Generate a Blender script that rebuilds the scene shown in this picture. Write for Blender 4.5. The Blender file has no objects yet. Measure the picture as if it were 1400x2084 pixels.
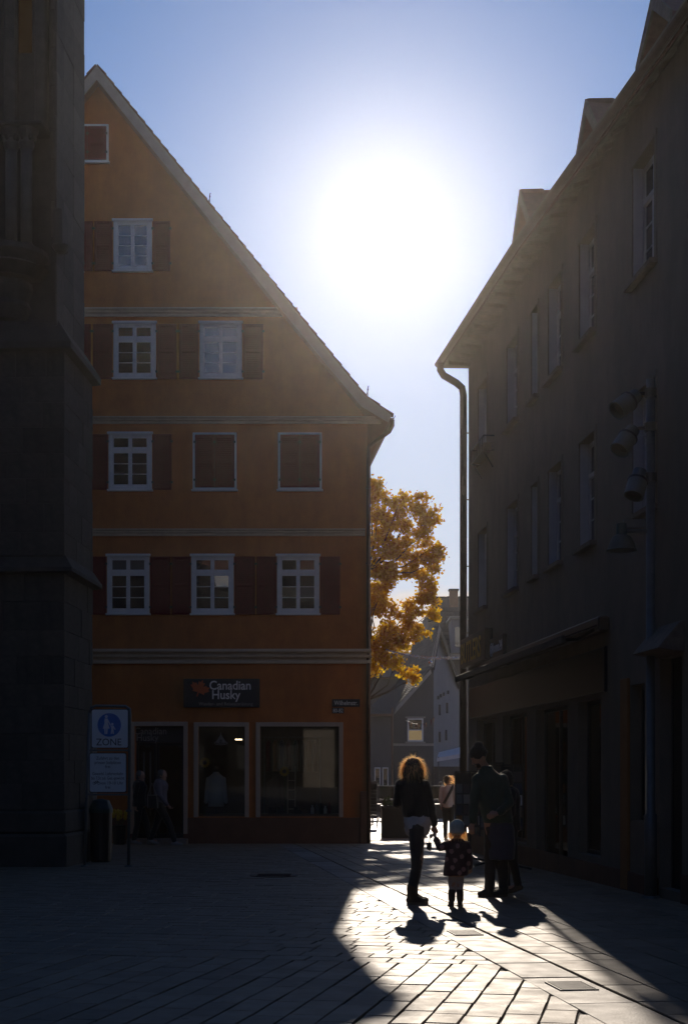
import bpy, bmesh, math, random
from mathutils import Vector, Matrix, noise
R = math.radians
rnd = random.Random(7)
S = bpy.context.scene
C = S.collection

# ------------------------------------------------------------------ camera
F = 2900.0            # focal length in photo pixels
CAMZ = 1.5
SLOPE = 0.012         # the street falls gently away from the viewer
def gz(y): return 0.18 - SLOPE * y
cam = bpy.data.cameras.new('camera'); camo = bpy.data.objects.new('camera', cam); C.objects.link(camo)
cam.sensor_fit = 'VERTICAL'; cam.sensor_height = 36.0; cam.lens = F / 2084 * 36.0
cam.shift_y = (1569 - 1042) / 2084
cam.clip_start = 0.1; cam.clip_end = 3000
camo.location = (0, 0, CAMZ); camo.rotation_euler = (R(90), 0, 0)
S.camera = camo

# ------------------------------------------------------------------ sky, sun, exposure
SUN_AZ = math.atan(90 / F)             # to the right of the view axis
SUN_EL = math.atan(1129 / F)
SKY_STRENGTH = 0.125
SUN_STRENGTH = 4.8
w = bpy.data.worlds.new("World"); S.world = w; w.use_nodes = True
nt = w.node_tree; nt.nodes.clear()
sky = nt.nodes.new('ShaderNodeTexSky'); sky.sky_type = 'NISHITA'; sky.sun_disc = False
sky.sun_elevation = SUN_EL; sky.sun_rotation = SUN_AZ
sky.air_density = 1.0; sky.dust_density = 0.0; sky.ozone_density = 6.0; sky.altitude = 300
bg = nt.nodes.new('ShaderNodeBackground'); bg.inputs['Strength'].default_value = SKY_STRENGTH
wo = nt.nodes.new('ShaderNodeOutputWorld')
# a low bank of cloud along the horizon
tc = nt.nodes.new('ShaderNodeTexCoord')
sep = nt.nodes.new('ShaderNodeSeparateXYZ'); nt.links.new(tc.outputs['Generated'], sep.inputs[0])
mp = nt.nodes.new('ShaderNodeMapping'); mp.inputs['Scale'].default_value = (1, 1, 3); nt.links.new(tc.outputs['Generated'], mp.inputs[0])
nz = nt.nodes.new('ShaderNodeTexNoise'); nz.inputs['Scale'].default_value = 22; nz.inputs['Detail'].default_value = 6
nt.links.new(mp.outputs[0], nz.inputs['Vector'])
m1 = nt.nodes.new('ShaderNodeMath'); m1.operation = 'MULTIPLY_ADD'; m1.inputs[1].default_value = 0.03; m1.inputs[2].default_value = 0.113
nt.links.new(nz.outputs['Fac'], m1.inputs[0])
m2 = nt.nodes.new('ShaderNodeMath'); m2.operation = 'SUBTRACT'; nt.links.new(m1.outputs[0], m2.inputs[0]); nt.links.new(sep.outputs['Z'], m2.inputs[1])
mr = nt.nodes.new('ShaderNodeMapRange'); mr.inputs['From Min'].default_value = 0.0; mr.inputs['From Max'].default_value = 0.008
mr.inputs['To Max'].default_value = 0.75; nt.links.new(m2.outputs[0], mr.inputs['Value'])
mx = nt.nodes.new('ShaderNodeMix'); mx.data_type = 'RGBA'; nt.links.new(mr.outputs[0], mx.inputs['Factor'])
# the bright aureole of thin haze high up around the low sun
SUNV = (math.sin(SUN_AZ) * math.cos(SUN_EL), math.cos(SUN_AZ) * math.cos(SUN_EL), math.sin(SUN_EL))
dt = nt.nodes.new('ShaderNodeVectorMath'); dt.operation = 'DOT_PRODUCT'; dt.inputs[1].default_value = SUNV; nt.links.new(tc.outputs['Generated'], dt.inputs[0])
cl = nt.nodes.new('ShaderNodeMath'); cl.operation = 'MAXIMUM'; cl.inputs[1].default_value = 0.0; nt.links.new(dt.outputs['Value'], cl.inputs[0])
tint = nt.nodes.new('ShaderNodeVectorMath'); tint.operation = 'MULTIPLY'; tint.inputs[1].default_value = (0.84, 1.0, 1.13); nt.links.new(sky.outputs[0], tint.inputs[0])
acc = tint.outputs[0]
for n_, amp, col_ in ((300, 2.0, (1, 0.97, 0.94)), (45, 2.8, (0.98, 0.98, 0.98)), (12, 0.4, (1.0, 1.0, 1.0))):
    pw = nt.nodes.new('ShaderNodeMath'); pw.operation = 'POWER'; pw.inputs[1].default_value = n_; nt.links.new(cl.outputs[0], pw.inputs[0])
    sc = nt.nodes.new('ShaderNodeVectorMath'); sc.operation = 'SCALE'; sc.inputs[0].default_value = [c_ * amp for c_ in col_]; nt.links.new(pw.outputs[0], sc.inputs['Scale'])
    ad = nt.nodes.new('ShaderNodeVectorMath'); ad.operation = 'ADD'; nt.links.new(acc, ad.inputs[0]); nt.links.new(sc.outputs[0], ad.inputs[1]); acc = ad.outputs[0]
# paler air low over the roofs, more so towards the sun
lo = nt.nodes.new('ShaderNodeMapRange'); lo.interpolation_type = 'SMOOTHSTEP'; lo.inputs['From Min'].default_value = 0.46; lo.inputs['From Max'].default_value = 0.06; lo.inputs['To Max'].default_value = 0.95
nt.links.new(sep.outputs['Z'], lo.inputs['Value'])
dk = nt.nodes.new('ShaderNodeMath'); dk.operation = 'MULTIPLY_ADD'; dk.inputs[1].default_value = 0.60; dk.inputs[2].default_value = 0.35; nt.links.new(cl.outputs[0], dk.inputs[0])
lm = nt.nodes.new('ShaderNodeMath'); lm.operation = 'MULTIPLY'; nt.links.new(lo.outputs[0], lm.inputs[0]); nt.links.new(dk.outputs[0], lm.inputs[1])
mh = nt.nodes.new('ShaderNodeMix'); mh.data_type = 'RGBA'; nt.links.new(lm.outputs[0], mh.inputs['Factor']); nt.links.new(acc, mh.inputs['A']); mh.inputs['B'].default_value = (8.8, 9.2, 10.3, 1)
nt.links.new(mh.outputs['Result'], mx.inputs['A']); mx.inputs['B'].default_value = (11.0, 9.4, 8.0, 1)
nt.links.new(mx.outputs['Result'], bg.inputs['Color']); nt.links.new(bg.outputs[0], wo.inputs['Surface'])

sl = bpy.data.lights.new('sun', 'SUN'); sl.energy = SUN_STRENGTH; sl.angle = R(0.53); sl.color = (1.0, 0.87, 0.72)
so = bpy.data.objects.new('sun', sl); C.objects.link(so)
SUN = Vector((math.sin(SUN_AZ) * math.cos(SUN_EL), math.cos(SUN_AZ) * math.cos(SUN_EL), math.sin(SUN_EL)))
so.rotation_euler = SUN.to_track_quat('Z', 'Y').to_euler(); so.location = (3, 60, 60)

S.view_settings.view_transform = 'Standard'; S.view_settings.look = 'None'
S.view_settings.exposure = -0.75; S.view_settings.gamma = 1.0; S.view_settings.use_curve_mapping = False
S.render.engine = 'CYCLES'
S.cycles.use_denoising = True
S.cycles.max_bounces = 7; S.cycles.transparent_max_bounces = 16; S.cycles.volume_bounces = 1
S.cycles.sample_clamp_indirect = 4.0

HAZE_DENSITY = 0.00028
HAZE_G = 0.905

# ------------------------------------------------------------------ helpers
def at(px, py, Y):
    "photo point seen at depth Y -> world"
    return Vector(((px - 700) / F * Y, Y, CAMZ + (1569 - py) / F * Y))

ORG = {}
def thing(name, label, cat, loc=(0, 0, 0), group=None, kind=None):
    o = bpy.data.objects.new(name, None); C.objects.link(o); o.location = loc
    o.empty_display_size = 0.2
    ORG[o.name] = Vector(loc)
    tag(o, label, cat, group, kind); return o
def tag(o, label=None, cat=None, group=None, kind=None):
    if label: o['label'] = label
    if cat: o['category'] = cat
    if group: o['group'] = group
    if kind: o['kind'] = kind
    return o
def root_org(p):
    return ORG.get(p.name, Vector((0, 0, 0))) if p else Vector((0, 0, 0))

class MB:
    def __init__(s, T=None): s.v = []; s.f = []; s.T = T
    def add(s, p):
        s.v.append(Vector(s.T(*p)) if s.T else Vector(p)); return len(s.v) - 1
    def face(s, pts): s.f.append([s.add(p) for p in pts])
    def box(s, a, b):
        x0, y0, z0 = a; x1, y1, z1 = b
        i = [s.add(p) for p in ((x0,y0,z0),(x1,y0,z0),(x1,y1,z0),(x0,y1,z0),(x0,y0,z1),(x1,y0,z1),(x1,y1,z1),(x0,y1,z1))]
        for q in ((0,3,2,1),(4,5,6,7),(0,1,5,4),(1,2,6,5),(2,3,7,6),(3,0,4,7)): s.f.append([i[k] for k in q])
        return s
    def prism(s, pts, off):
        off = Vector(off); pts = [Vector(p) for p in pts]; n = len(pts)
        a = [s.add(p) for p in pts]; b = [s.add(p + off) for p in pts]
        s.f.append(a[:]); s.f.append(b[::-1])
        for k in range(n): s.f.append([a[k], b[k], b[(k + 1) % n], a[(k + 1) % n]])
        return s
    def rings(s, rs, closed=True):
        ids = [[s.add(p) for p in r] for r in rs]; n = len(ids[0])
        for a, b in zip(ids, ids[1:]):
            for k in range(n): s.f.append([a[k], a[(k + 1) % n], b[(k + 1) % n], b[k]])
        if closed: s.f.append(ids[0][::-1]); s.f.append(ids[-1])
        return s
    def loft(s, secs, n=16):
        "horizontal elliptical sections (cx, cy, z, rx, ry)"
        return s.rings([[(cx + rx * math.cos(2*math.pi*k/n), cy + ry * math.sin(2*math.pi*k/n), z) for k in range(n)] for cx, cy, z, rx, ry in secs])
    def tube(s, path, r, n=8):
        path = [Vector(p) for p in path]; rr = r if isinstance(r, (list, tuple)) else [r] * len(path)
        out = []; up = None
        for k, p in enumerate(path):
            d = (path[min(k + 1, len(path) - 1)] - path[max(k - 1, 0)]).normalized()
            if up is None: up = d.orthogonal().normalized()
            up = (up - d * up.dot(d)).normalized(); sd = d.cross(up)
            out.append([p + (up * math.cos(2*math.pi*j/n) + sd * math.sin(2*math.pi*j/n)) * rr[k] for j in range(n)])
        return s.rings(out)
    def cap(s, p, q, r1, r2, n=10):
        "tapered capsule"
        p = Vector(p); q = Vector(q); d = q - p; L = d.length
        d = d.normalized() if L > 1e-6 else Vector((0, 0, 1))
        up = d.orthogonal().normalized(); sd = d.cross(up); out = []
        for c, r, sg, angs in ((p, r1, -1, (80, 55, 28, 0)), (q, r2, 1, (0, 28, 55, 80))):
            for a in angs:
                rr = r * math.cos(R(a)); c2 = c + d * (sg * r * math.sin(R(a)))
                out.append([c2 + (up * math.cos(2*math.pi*j/n) + sd * math.sin(2*math.pi*j/n)) * rr for j in range(n)])
        return s.rings(out)
    def ell(s, c, r, n=12, m=8, rot=None):
        c = Vector(c); out = []
        for i in range(m + 1):
            t = math.pi * (i + 0.12) / (m + 0.24); ring = []
            for j in range(n):
                a = 2 * math.pi * j / n
                p = Vector((r[0]*math.sin(t)*math.cos(a), r[1]*math.sin(t)*math.sin(a), -r[2]*math.cos(t)))
                if rot: p = rot @ p
                ring.append(c + p)
            out.append(ring)
        return s.rings(out)
    def build(s, name, mat, parent=None, smooth=False, bevel=0, recalc=True):
        org = root_org(parent)
        me = bpy.data.meshes.new(name)
        me.from_pydata([v - org for v in s.v], [], s.f)
        if recalc or bevel:
            bm = bmesh.new(); bm.from_mesh(me)
            if recalc: bmesh.ops.recalc_face_normals(bm, faces=bm.faces)
            if bevel:
                ed = [e for e in bm.edges if len(e.link_faces) == 2 and e.calc_face_angle(0) > R(35)]
                bmesh.ops.bevel(bm, geom=ed, offset=bevel, segments=1, affect='EDGES', clamp_overlap=True)
            bm.to_mesh(me); bm.free()
        if smooth:
            for p in me.polygons: p.use_smooth = True
        return link(name, me, mat, parent)

def link(name, me, mat, parent=None):
    o = bpy.data.objects.new(name, me); C.objects.link(o)
    if mat and not me.materials: me.materials.append(mat)
    if parent:
        o.parent = parent; ORG[o.name] = root_org(parent)
    return o

def part_copy(src, parent, loc):
    o = src.copy(); C.objects.link(o); o.parent = parent; o.location = loc; return o

# ------------------------------------------------------------------ materials
def nodes(name):
    m = bpy.data.materials.new(name); m.use_nodes = True
    return m, m.node_tree, m.node_tree.nodes['Principled BSDF']
def mat(name, col, rough=0.8, var=0.15, scale=6.0, bump=0.0, bscale=None, metal=0.0, spec=0.5, stain=0.0, randobj=0.0):
    m, t, b = nodes(name); N, L = t.nodes, t.links
    tc = N.new('ShaderNodeTexCoord')
    n1 = N.new('ShaderNodeTexNoise'); n1.inputs['Scale'].default_value = scale; n1.inputs['Detail'].default_value = 6; n1.inputs['Roughness'].default_value = 0.6
    L.new(tc.outputs['Object'], n1.inputs['Vector'])
    r = N.new('ShaderNodeMapRange'); r.inputs['From Min'].default_value = 0.25; r.inputs['From Max'].default_value = 0.75
    r.inputs['To Min'].default_value = 1 - var; r.inputs['To Max'].default_value = 1 + var
    L.new(n1.outputs['Fac'], r.inputs['Value'])
    fac = r.outputs[0]
    if stain:
        n3 = N.new('ShaderNodeTexNoise'); n3.inputs['Scale'].default_value = 0.7; n3.inputs['Detail'].default_value = 8; n3.inputs['Roughness'].default_value = 0.7
        mpn = N.new('ShaderNodeMapping'); mpn.inputs['Scale'].default_value = (1.6, 1.6, 0.45)
        L.new(tc.outputs['Object'], mpn.inputs[0]); L.new(mpn.outputs[0], n3.inputs['Vector'])
        r3 = N.new('ShaderNodeMapRange'); r3.inputs['From Min'].default_value = 0.35; r3.inputs['From Max'].default_value = 0.65
        r3.inputs['To Min'].default_value = 1 - stain; r3.inputs['To Max'].default_value = 1.0
        L.new(n3.outputs['Fac'], r3.inputs['Value'])
        mm = N.new('ShaderNodeMath'); mm.operation = 'MULTIPLY'; L.new(fac, mm.inputs[0]); L.new(r3.outputs[0], mm.inputs[1]); fac = mm.outputs[0]
    if randobj:
        oi = N.new('ShaderNodeObjectInfo'); ge = N.new('ShaderNodeNewGeometry')
        ad = N.new('ShaderNodeMath'); ad.operation = 'ADD'; L.new(oi.outputs['Random'], ad.inputs[0]); L.new(ge.outputs['Random Per Island'], ad.inputs[1])
        fr = N.new('ShaderNodeMath'); fr.operation = 'FRACT'; L.new(ad.outputs[0], fr.inputs[0])
        r4 = N.new('ShaderNodeMapRange'); r4.inputs['To Min'].default_value = 1 - randobj; r4.inputs['To Max'].default_value = 1 + randobj
        L.new(fr.outputs[0], r4.inputs['Value'])
        mm = N.new('ShaderNodeMath'); mm.operation = 'MULTIPLY'; L.new(fac, mm.inputs[0]); L.new(r4.outputs[0], mm.inputs[1]); fac = mm.outputs[0]
    mul = N.new('ShaderNodeVectorMath'); mul.operation = 'SCALE'; mul.inputs[0].default_value = col[:3]
    L.new(fac, mul.inputs['Scale']); L.new(mul.outputs[0], b.inputs['Base Color'])
    b.inputs['Roughness'].default_value = rough; b.inputs['Metallic'].default_value = metal
    b.inputs['Specular IOR Level'].default_value = spec
    if bump:
        n2 = N.new('ShaderNodeTexNoise'); n2.inputs['Scale'].default_value = bscale or scale * 8; n2.inputs['Detail'].default_value = 4
        L.new(tc.outputs['Object'], n2.inputs['Vector'])
        bp = N.new('ShaderNodeBump'); bp.inputs['Strength'].default_value = bump; bp.inputs['Distance'].default_value = 0.02
        L.new(n2.outputs['Fac'], bp.inputs['Height']); L.new(bp.outputs[0], b.inputs['Normal'])
    return m

M = {}
M['orange'] = mat('orange stucco', (0.50, 0.155, 0.035), 0.9, 0.14, 3, 0.3, 60, stain=0.30)
M['plinth'] = mat('house plinth', (0.16, 0.075, 0.045), 0.85, 0.2, 3, 0.3, 50, stain=0.2)
M['cream'] = mat('cream moulding', (0.62, 0.50, 0.38), 0.75, 0.1, 5, 0.1, stain=0.2)
M['white'] = mat('white paint', (0.72, 0.70, 0.68), 0.5, 0.05, 8, stain=0.08)
M['surround'] = mat('beige window surround', (0.46, 0.36, 0.28), 0.7, 0.08, 6, stain=0.1)
M['shutter'] = mat('dark red shutter paint', (0.13, 0.006, 0.011), 0.65, 0.2, 12, 0.1, spec=0.2)
M['barge'] = mat('grey verge board', (0.30, 0.27, 0.24), 0.6, 0.12, 5, stain=0.2)
M['tile'] = mat('clay roof tile', (0.15, 0.075, 0.055), 0.75, 0.3, 10, 0.3, randobj=0.25)
M['darktile'] = mat('dark roof tile', (0.038, 0.03, 0.031), 0.8, 0.3, 10, 0.3, randobj=0.25)
M['copper'] = mat('brown downpipe metal', (0.10, 0.06, 0.045), 0.45, 0.2, 8, metal=0.7)
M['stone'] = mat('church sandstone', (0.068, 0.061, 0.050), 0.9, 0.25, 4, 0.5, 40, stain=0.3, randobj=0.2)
M['slate'] = mat('dark wall for the reflection', (0.022, 0.021, 0.021), 0.95, 0.3, 3, spec=0.1)  # near black so that the panes mirror a dark wall
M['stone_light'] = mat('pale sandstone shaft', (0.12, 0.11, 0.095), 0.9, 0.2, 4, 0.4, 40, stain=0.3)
M['brownwall'] = mat('brown grey render', (0.215, 0.172, 0.128), 0.9, 0.1, 3, 0.3, 55, stain=0.22)
M['jamb'] = mat('pale window jamb', (0.36, 0.35, 0.37), 0.6, 0.08, 6)
M['soffit'] = mat('weathered soffit boards', (0.16, 0.12, 0.09), 0.8, 0.3, 9, 0.2)
M['greymetal'] = mat('grey metal', (0.13, 0.135, 0.135), 0.5, 0.15, 9, metal=0.35)
M['darkmetal'] = mat('dark metal', (0.04, 0.042, 0.045), 0.4, 0.2, 9, metal=0.5)
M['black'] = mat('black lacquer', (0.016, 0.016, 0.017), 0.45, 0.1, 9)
M['signblack'] = mat('sign board', (0.02, 0.02, 0.021), 0.5, 0.1, 5)
M['letter'] = mat('white lettering', (0.75, 0.74, 0.72), 0.5, 0.03, 5)
M['greyletter'] = mat('grey lettering', (0.28, 0.27, 0.26), 0.5, 0.03, 5)
M['yellow'] = mat('yellow lettering', (0.55, 0.36, 0.05), 0.5, 0.05, 5)
M['redleaf'] = mat('orange red leaf', (0.55, 0.10, 0.02), 0.5, 0.08, 5)
M['blue'] = mat('traffic blue', (0.01, 0.13, 0.42), 0.4, 0.05, 5)
M['signwhite'] = mat('sign white', (0.66, 0.66, 0.66), 0.4, 0.05, 4, stain=0.1)
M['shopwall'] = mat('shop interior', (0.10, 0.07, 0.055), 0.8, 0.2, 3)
M['cloth_white'] = mat('white cloth', (0.62, 0.60, 0.57), 0.9, 0.08, 15, 0.2)
M['pale'] = mat('pale stone and card', (0.36, 0.31, 0.26), 0.9, 0.12, 3)
M['petal'] = mat('yellow petals', (0.75, 0.42, 0.02), 0.7, 0.15, 20)
M['leafgreen'] = mat('green stems', (0.06, 0.10, 0.03), 0.7, 0.2, 20)
M['wood'] = mat('brown wood', (0.16, 0.09, 0.045), 0.6, 0.25, 6, 0.1)
M['bark'] = mat('bark', (0.06, 0.045, 0.035), 0.95, 0.4, 12, 0.6)
M['greywall'] = mat('grey house wall', (0.085, 0.078, 0.080), 0.9, 0.08, 3, 0.2, 50, stain=0.15)
M['whitewall'] = mat('white house wall', (0.16, 0.16, 0.19), 0.9, 0.06, 3, 0.2, 50, stain=0.12)
M['mortar'] = mat('dark joint sand', (0.045, 0.04, 0.035), 0.95, 0.3, 20)
M['skin'] = mat('skin', (0.42, 0.24, 0.17), 0.55, 0.06, 20)
M['jacket_black'] = mat('black jacket', (0.018, 0.017, 0.018), 0.8, 0.2, 14, 0.3)
M['shirt_grey'] = mat('pale grey shirt', (0.58, 0.55, 0.52), 0.9, 0.1, 12, 0.25)
M['jeans'] = mat('dark jeans', (0.018, 0.022, 0.035), 0.9, 0.2, 20, 0.3)
M['boot'] = mat('brown boots', (0.05, 0.028, 0.02), 0.6, 0.2, 20)
M['coat_dark'] = mat('dark plum coat', (0.06, 0.018, 0.024), 0.9, 0.15, 20, 0.2)
M['dot'] = mat('pink dots', (0.40, 0.19, 0.19), 0.9, 0.08, 20)
M['beanie_pale'] = mat('pale knit', (0.62, 0.58, 0.46), 0.95, 0.12, 60, 0.6, 120)
M['tights'] = mat('grey tights', (0.42, 0.36, 0.33), 0.9, 0.1, 30)
M['beanie_black'] = mat('black knit', (0.015, 0.013, 0.014), 0.95, 0.2, 60, 0.6, 120)
M['jacket_green'] = mat('dark green jacket', (0.012, 0.045, 0.035), 0.75, 0.2, 14, 0.3)
M['coat_blue'] = mat('navy coat', (0.025, 0.035, 0.075), 0.85, 0.15, 14, 0.3)
M['trousers'] = mat('black trousers', (0.016, 0.016, 0.018), 0.9, 0.2, 14, 0.2)
M['shirt_lilac'] = mat('lilac grey shirt', (0.12, 0.115, 0.15), 0.9, 0.1, 14, 0.2)
M['shoe_pale'] = mat('pale trainers', (0.26, 0.26, 0.26), 0.6, 0.1, 14)
M['shirt_white'] = mat('white top', (0.62, 0.54, 0.52), 0.9, 0.08, 14)
M['hairbrown'] = mat('brown hair', (0.07, 0.045, 0.025), 0.6, 0.3, 40)
M['greyhair'] = mat('grey hair', (0.10, 0.095, 0.09), 0.7, 0.2, 40)
M['orangebrown'] = mat('orange brown panel', (0.30, 0.13, 0.04), 0.8, 0.15, 4)
M['teal'] = mat('dark teal plastic', (0.015, 0.05, 0.05), 0.5, 0.15, 6)
M['awning'] = mat('striped awning cloth', (0.45, 0.43, 0.45), 0.9, 0.1, 6)
M['darkcloth'] = mat('dark awning cloth', (0.05, 0.045, 0.04), 0.9, 0.15, 8)
M['silver'] = mat('silver tinsel', (0.75, 0.75, 0.78), 0.25, 0.1, 30, metal=0.9)

def glass_dark():
    m, t, b = nodes('window glass'); N, L = t.nodes, t.links
    tc = N.new('ShaderNodeTexCoord'); n = N.new('ShaderNodeTexNoise'); n.inputs['Scale'].default_value = 2.2; n.inputs['Detail'].default_value = 2
    L.new(tc.outputs['Object'], n.inputs['Vector'])
    bp = N.new('ShaderNodeBump'); bp.inputs['Strength'].default_value = 0.08; bp.inputs['Distance'].default_value = 0.05
    L.new(n.outputs['Fac'], bp.inputs['Height']); L.new(bp.outputs[0], b.inputs['Normal'])
    b.inputs['Base Color'].default_value = (0.012, 0.015, 0.020, 1); b.inputs['Roughness'].default_value = 0.03; b.inputs['IOR'].default_value = 1.95
    return m
M['glass'] = glass_dark()
M['glass_pale'] = glass_dark(); M['glass_pale'].name = 'glass before a pale stone and card'; M['glass_pale'].node_tree.nodes['Principled BSDF'].inputs['Base Color'].default_value = (0.14, 0.135, 0.125, 1)  # pale base colour: a curtain upstairs, a painted building reflection in the lowest row
def glass_clear(name='shop glass', ior=1.6, tint=(0.85, 0.88, 0.88, 1)):
    m = bpy.data.materials.new(name); m.use_nodes = True; t = m.node_tree; N, L = t.nodes, t.links; N.clear()
    out = N.new('ShaderNodeOutputMaterial'); mxs = N.new('ShaderNodeMixShader'); tr = N.new('ShaderNodeBsdfTransparent'); gl = N.new('ShaderNodeBsdfGlossy')
    tr.inputs[0].default_value = tint; gl.inputs['Roughness'].default_value = 0.02
    fr = N.new('ShaderNodeFresnel'); fr.inputs['IOR'].default_value = ior
    L.new(fr.outputs[0], mxs.inputs[0]); L.new(tr.outputs[0], mxs.inputs[1]); L.new(gl.outputs[0], mxs.inputs[2]); L.new(mxs.outputs[0], out.inputs[0])
    return m
M['clear'] = glass_clear(); M['smoked'] = glass_clear('smoked screen glass', 1.5, (0.28, 0.27, 0.26, 1))
def emit(name, col, s):
    m = bpy.data.materials.new(name); m.use_nodes = True; t = m.node_tree; t.nodes.clear()
    e = t.nodes.new('ShaderNodeEmission'); e.inputs[0].default_value = (*col, 1); e.inputs[1].default_value = s
    o = t.nodes.new('ShaderNodeOutputMaterial'); t.links.new(e.outputs[0], o.inputs[0]); return m
M['lamp'] = emit('lit lamp', (1.0, 0.72, 0.45), 14.0)
M['reflwin'] = emit('glowing window reflection', (1.0, 0.72, 0.38), 0.30)  # emission painted into the pane for a yellowish reflection
M['amber'] = emit('amber glint glass', (0.9, 0.42, 0.08), 0.016)  # faint emission put in for the warm glint on this window

def translucent(name, col, tcol, mixf, rough=0.5, randobj=0.35):
    m = bpy.data.materials.new(name); m.use_nodes = True; t = m.node_tree; N, L = t.nodes, t.links; N.clear()
    out = N.new('ShaderNodeOutputMaterial'); mxs = N.new('ShaderNodeMixShader'); mxs.inputs[0].default_value = mixf
    pb = N.new('ShaderNodeBsdfPrincipled'); pb.inputs['Roughness'].default_value = rough
    tr = N.new('ShaderNodeBsdfTranslucent')
    ge = N.new('ShaderNodeNewGeometry')
    for c, node, inp in ((col, pb, 'Base Color'), (tcol, tr, 'Color')):
        ramp = N.new('ShaderNodeValToRGB')
        e = ramp.color_ramp.elements
        e[0].color = (c[0] * (1 - randobj), c[1] * (1 - randobj * 1.35), c[2] * (1 - randobj), 1)
        e[1].color = (min(1, c[0] * (1 + randobj * .6)), min(1, c[1] * (1 + randobj * .9)), c[2], 1)
        L.new(ge.outputs['Random Per Island'], ramp.inputs[0]); L.new(ramp.outputs[0], node.inputs[inp])
    L.new(pb.outputs[0], mxs.inputs[1]); L.new(tr.outputs[0], mxs.inputs[2]); L.new(mxs.outputs[0], out.inputs[0])
    return m
M['leaf'] = translucent('golden autumn leaf', (0.17, 0.065, 0.006), (1.0, 0.54, 0.018), 0.72)
M['blonde'] = translucent('blonde hair', (0.45, 0.27, 0.10), (1.0, 0.66, 0.28), 0.65, 0.3, 0.2)

def hairmat():
    m = bpy.data.materials.new('sunlit blonde hair'); m.use_nodes = True; t = m.node_tree; N, L = t.nodes, t.links; N.clear()
    out = N.new('ShaderNodeOutputMaterial'); a = N.new('ShaderNodeAddShader'); tr = N.new('ShaderNodeBsdfTranslucent'); gl = N.new('ShaderNodeBsdfGlossy')
    tr.inputs[0].default_value = (0.85, 0.58, 0.27, 1); gl.inputs[0].default_value = (0.55, 0.40, 0.22, 1); gl.inputs['Roughness'].default_value = 0.42
    L.new(tr.outputs[0], a.inputs[0]); L.new(gl.outputs[0], a.inputs[1]); L.new(a.outputs[0], out.inputs[0]); return m
M['blonde'] = hairmat()
for k_ in ('jacket_black', 'shirt_grey', 'jeans', 'coat_dark', 'beanie_pale', 'beanie_black', 'jacket_green', 'coat_blue', 'trousers', 'tights', 'shirt_white', 'hairbrown'):
    b_ = M[k_].node_tree.nodes['Principled BSDF']; b_.inputs['Sheen Weight'].default_value = 0.5; b_.inputs['Sheen Roughness'].default_value = 0.35; b_.inputs['Sheen Tint'].default_value = (1, .9, .8, 1)

def paving(name, col, rough0, rough1, rv):
    m = mat(name, col, 0.4, 0.16, 9, 0.22, 90, spec=0.5, stain=0.22, randobj=rv)
    t = m.node_tree; N, L = t.nodes, t.links; b = N['Principled BSDF']
    tc = N.new('ShaderNodeTexCoord'); n = N.new('ShaderNodeTexNoise'); n.inputs['Scale'].default_value = 5; n.inputs['Detail'].default_value = 5
    L.new(tc.outputs['Object'], n.inputs['Vector'])
    r = N.new('ShaderNodeMapRange'); r.inputs['From Min'].default_value = 0.3; r.inputs['From Max'].default_value = 0.7
    r.inputs['To Min'].default_value = rough0; r.inputs['To Max'].default_value = rough1
    vo = N.new('ShaderNodeTexVoronoi'); vo.inputs['Scale'].default_value = 4.5; L.new(tc.outputs['Object'], vo.inputs['Vector'])
    vr = N.new('ShaderNodeMapRange'); vr.inputs['From Min'].default_value = 0.07; vr.inputs['From Max'].default_value = 0.12; vr.inputs['To Min'].default_value = 0.55; L.new(vo.outputs['Distance'], vr.inputs['Value'])
    src = b.inputs['Base Color'].links[0].from_socket; vm = N.new('ShaderNodeVectorMath'); vm.operation = 'SCALE'; L.new(src, vm.inputs[0]); L.new(vr.outputs[0], vm.inputs['Scale']); L.new(vm.outputs[0], b.inputs['Base Color'])
    L.new(n.outputs['Fac'], r.inputs['Value']); L.new(r.outputs[0], b.inputs['Roughness'])
    return m
M['slab'] = paving('paving slab stone', (0.24, 0.172, 0.115), 0.50, 0.66, 0.22)
M['block'] = paving('paving block stone', (0.225, 0.162, 0.108), 0.50, 0.66, 0.15)
M['gutter'] = paving('gutter plate stone', (0.21, 0.175, 0.152), 0.52, 0.66, 0.42)
def street_mat():
    m = paving('far street stone', (0.18, 0.165, 0.145), 0.46, 0.6, 0.0)
    t = m.node_tree; N, L = t.nodes, t.links; b = N['Principled BSDF']
    tc = N.new('ShaderNodeTexCoord'); br = N.new('ShaderNodeTexBrick'); L.new(tc.outputs['Object'], br.inputs['Vector'])
    br.inputs['Scale'].default_value = 1.0; br.inputs['Brick Width'].default_value = 0.24; br.inputs['Row Height'].default_value = 0.22; br.inputs['Mortar Size'].default_value = 0.008
    br.inputs['Color1'].default_value = (0.22, 0.21, 0.20, 1); br.inputs['Color2'].default_value = (0.17, 0.16, 0.15, 1); br.inputs['Mortar'].default_value = (0.05, 0.045, 0.04, 1)
    L.new(br.outputs['Color'], b.inputs['Base Color']); return m
M['street'] = street_mat()

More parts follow.
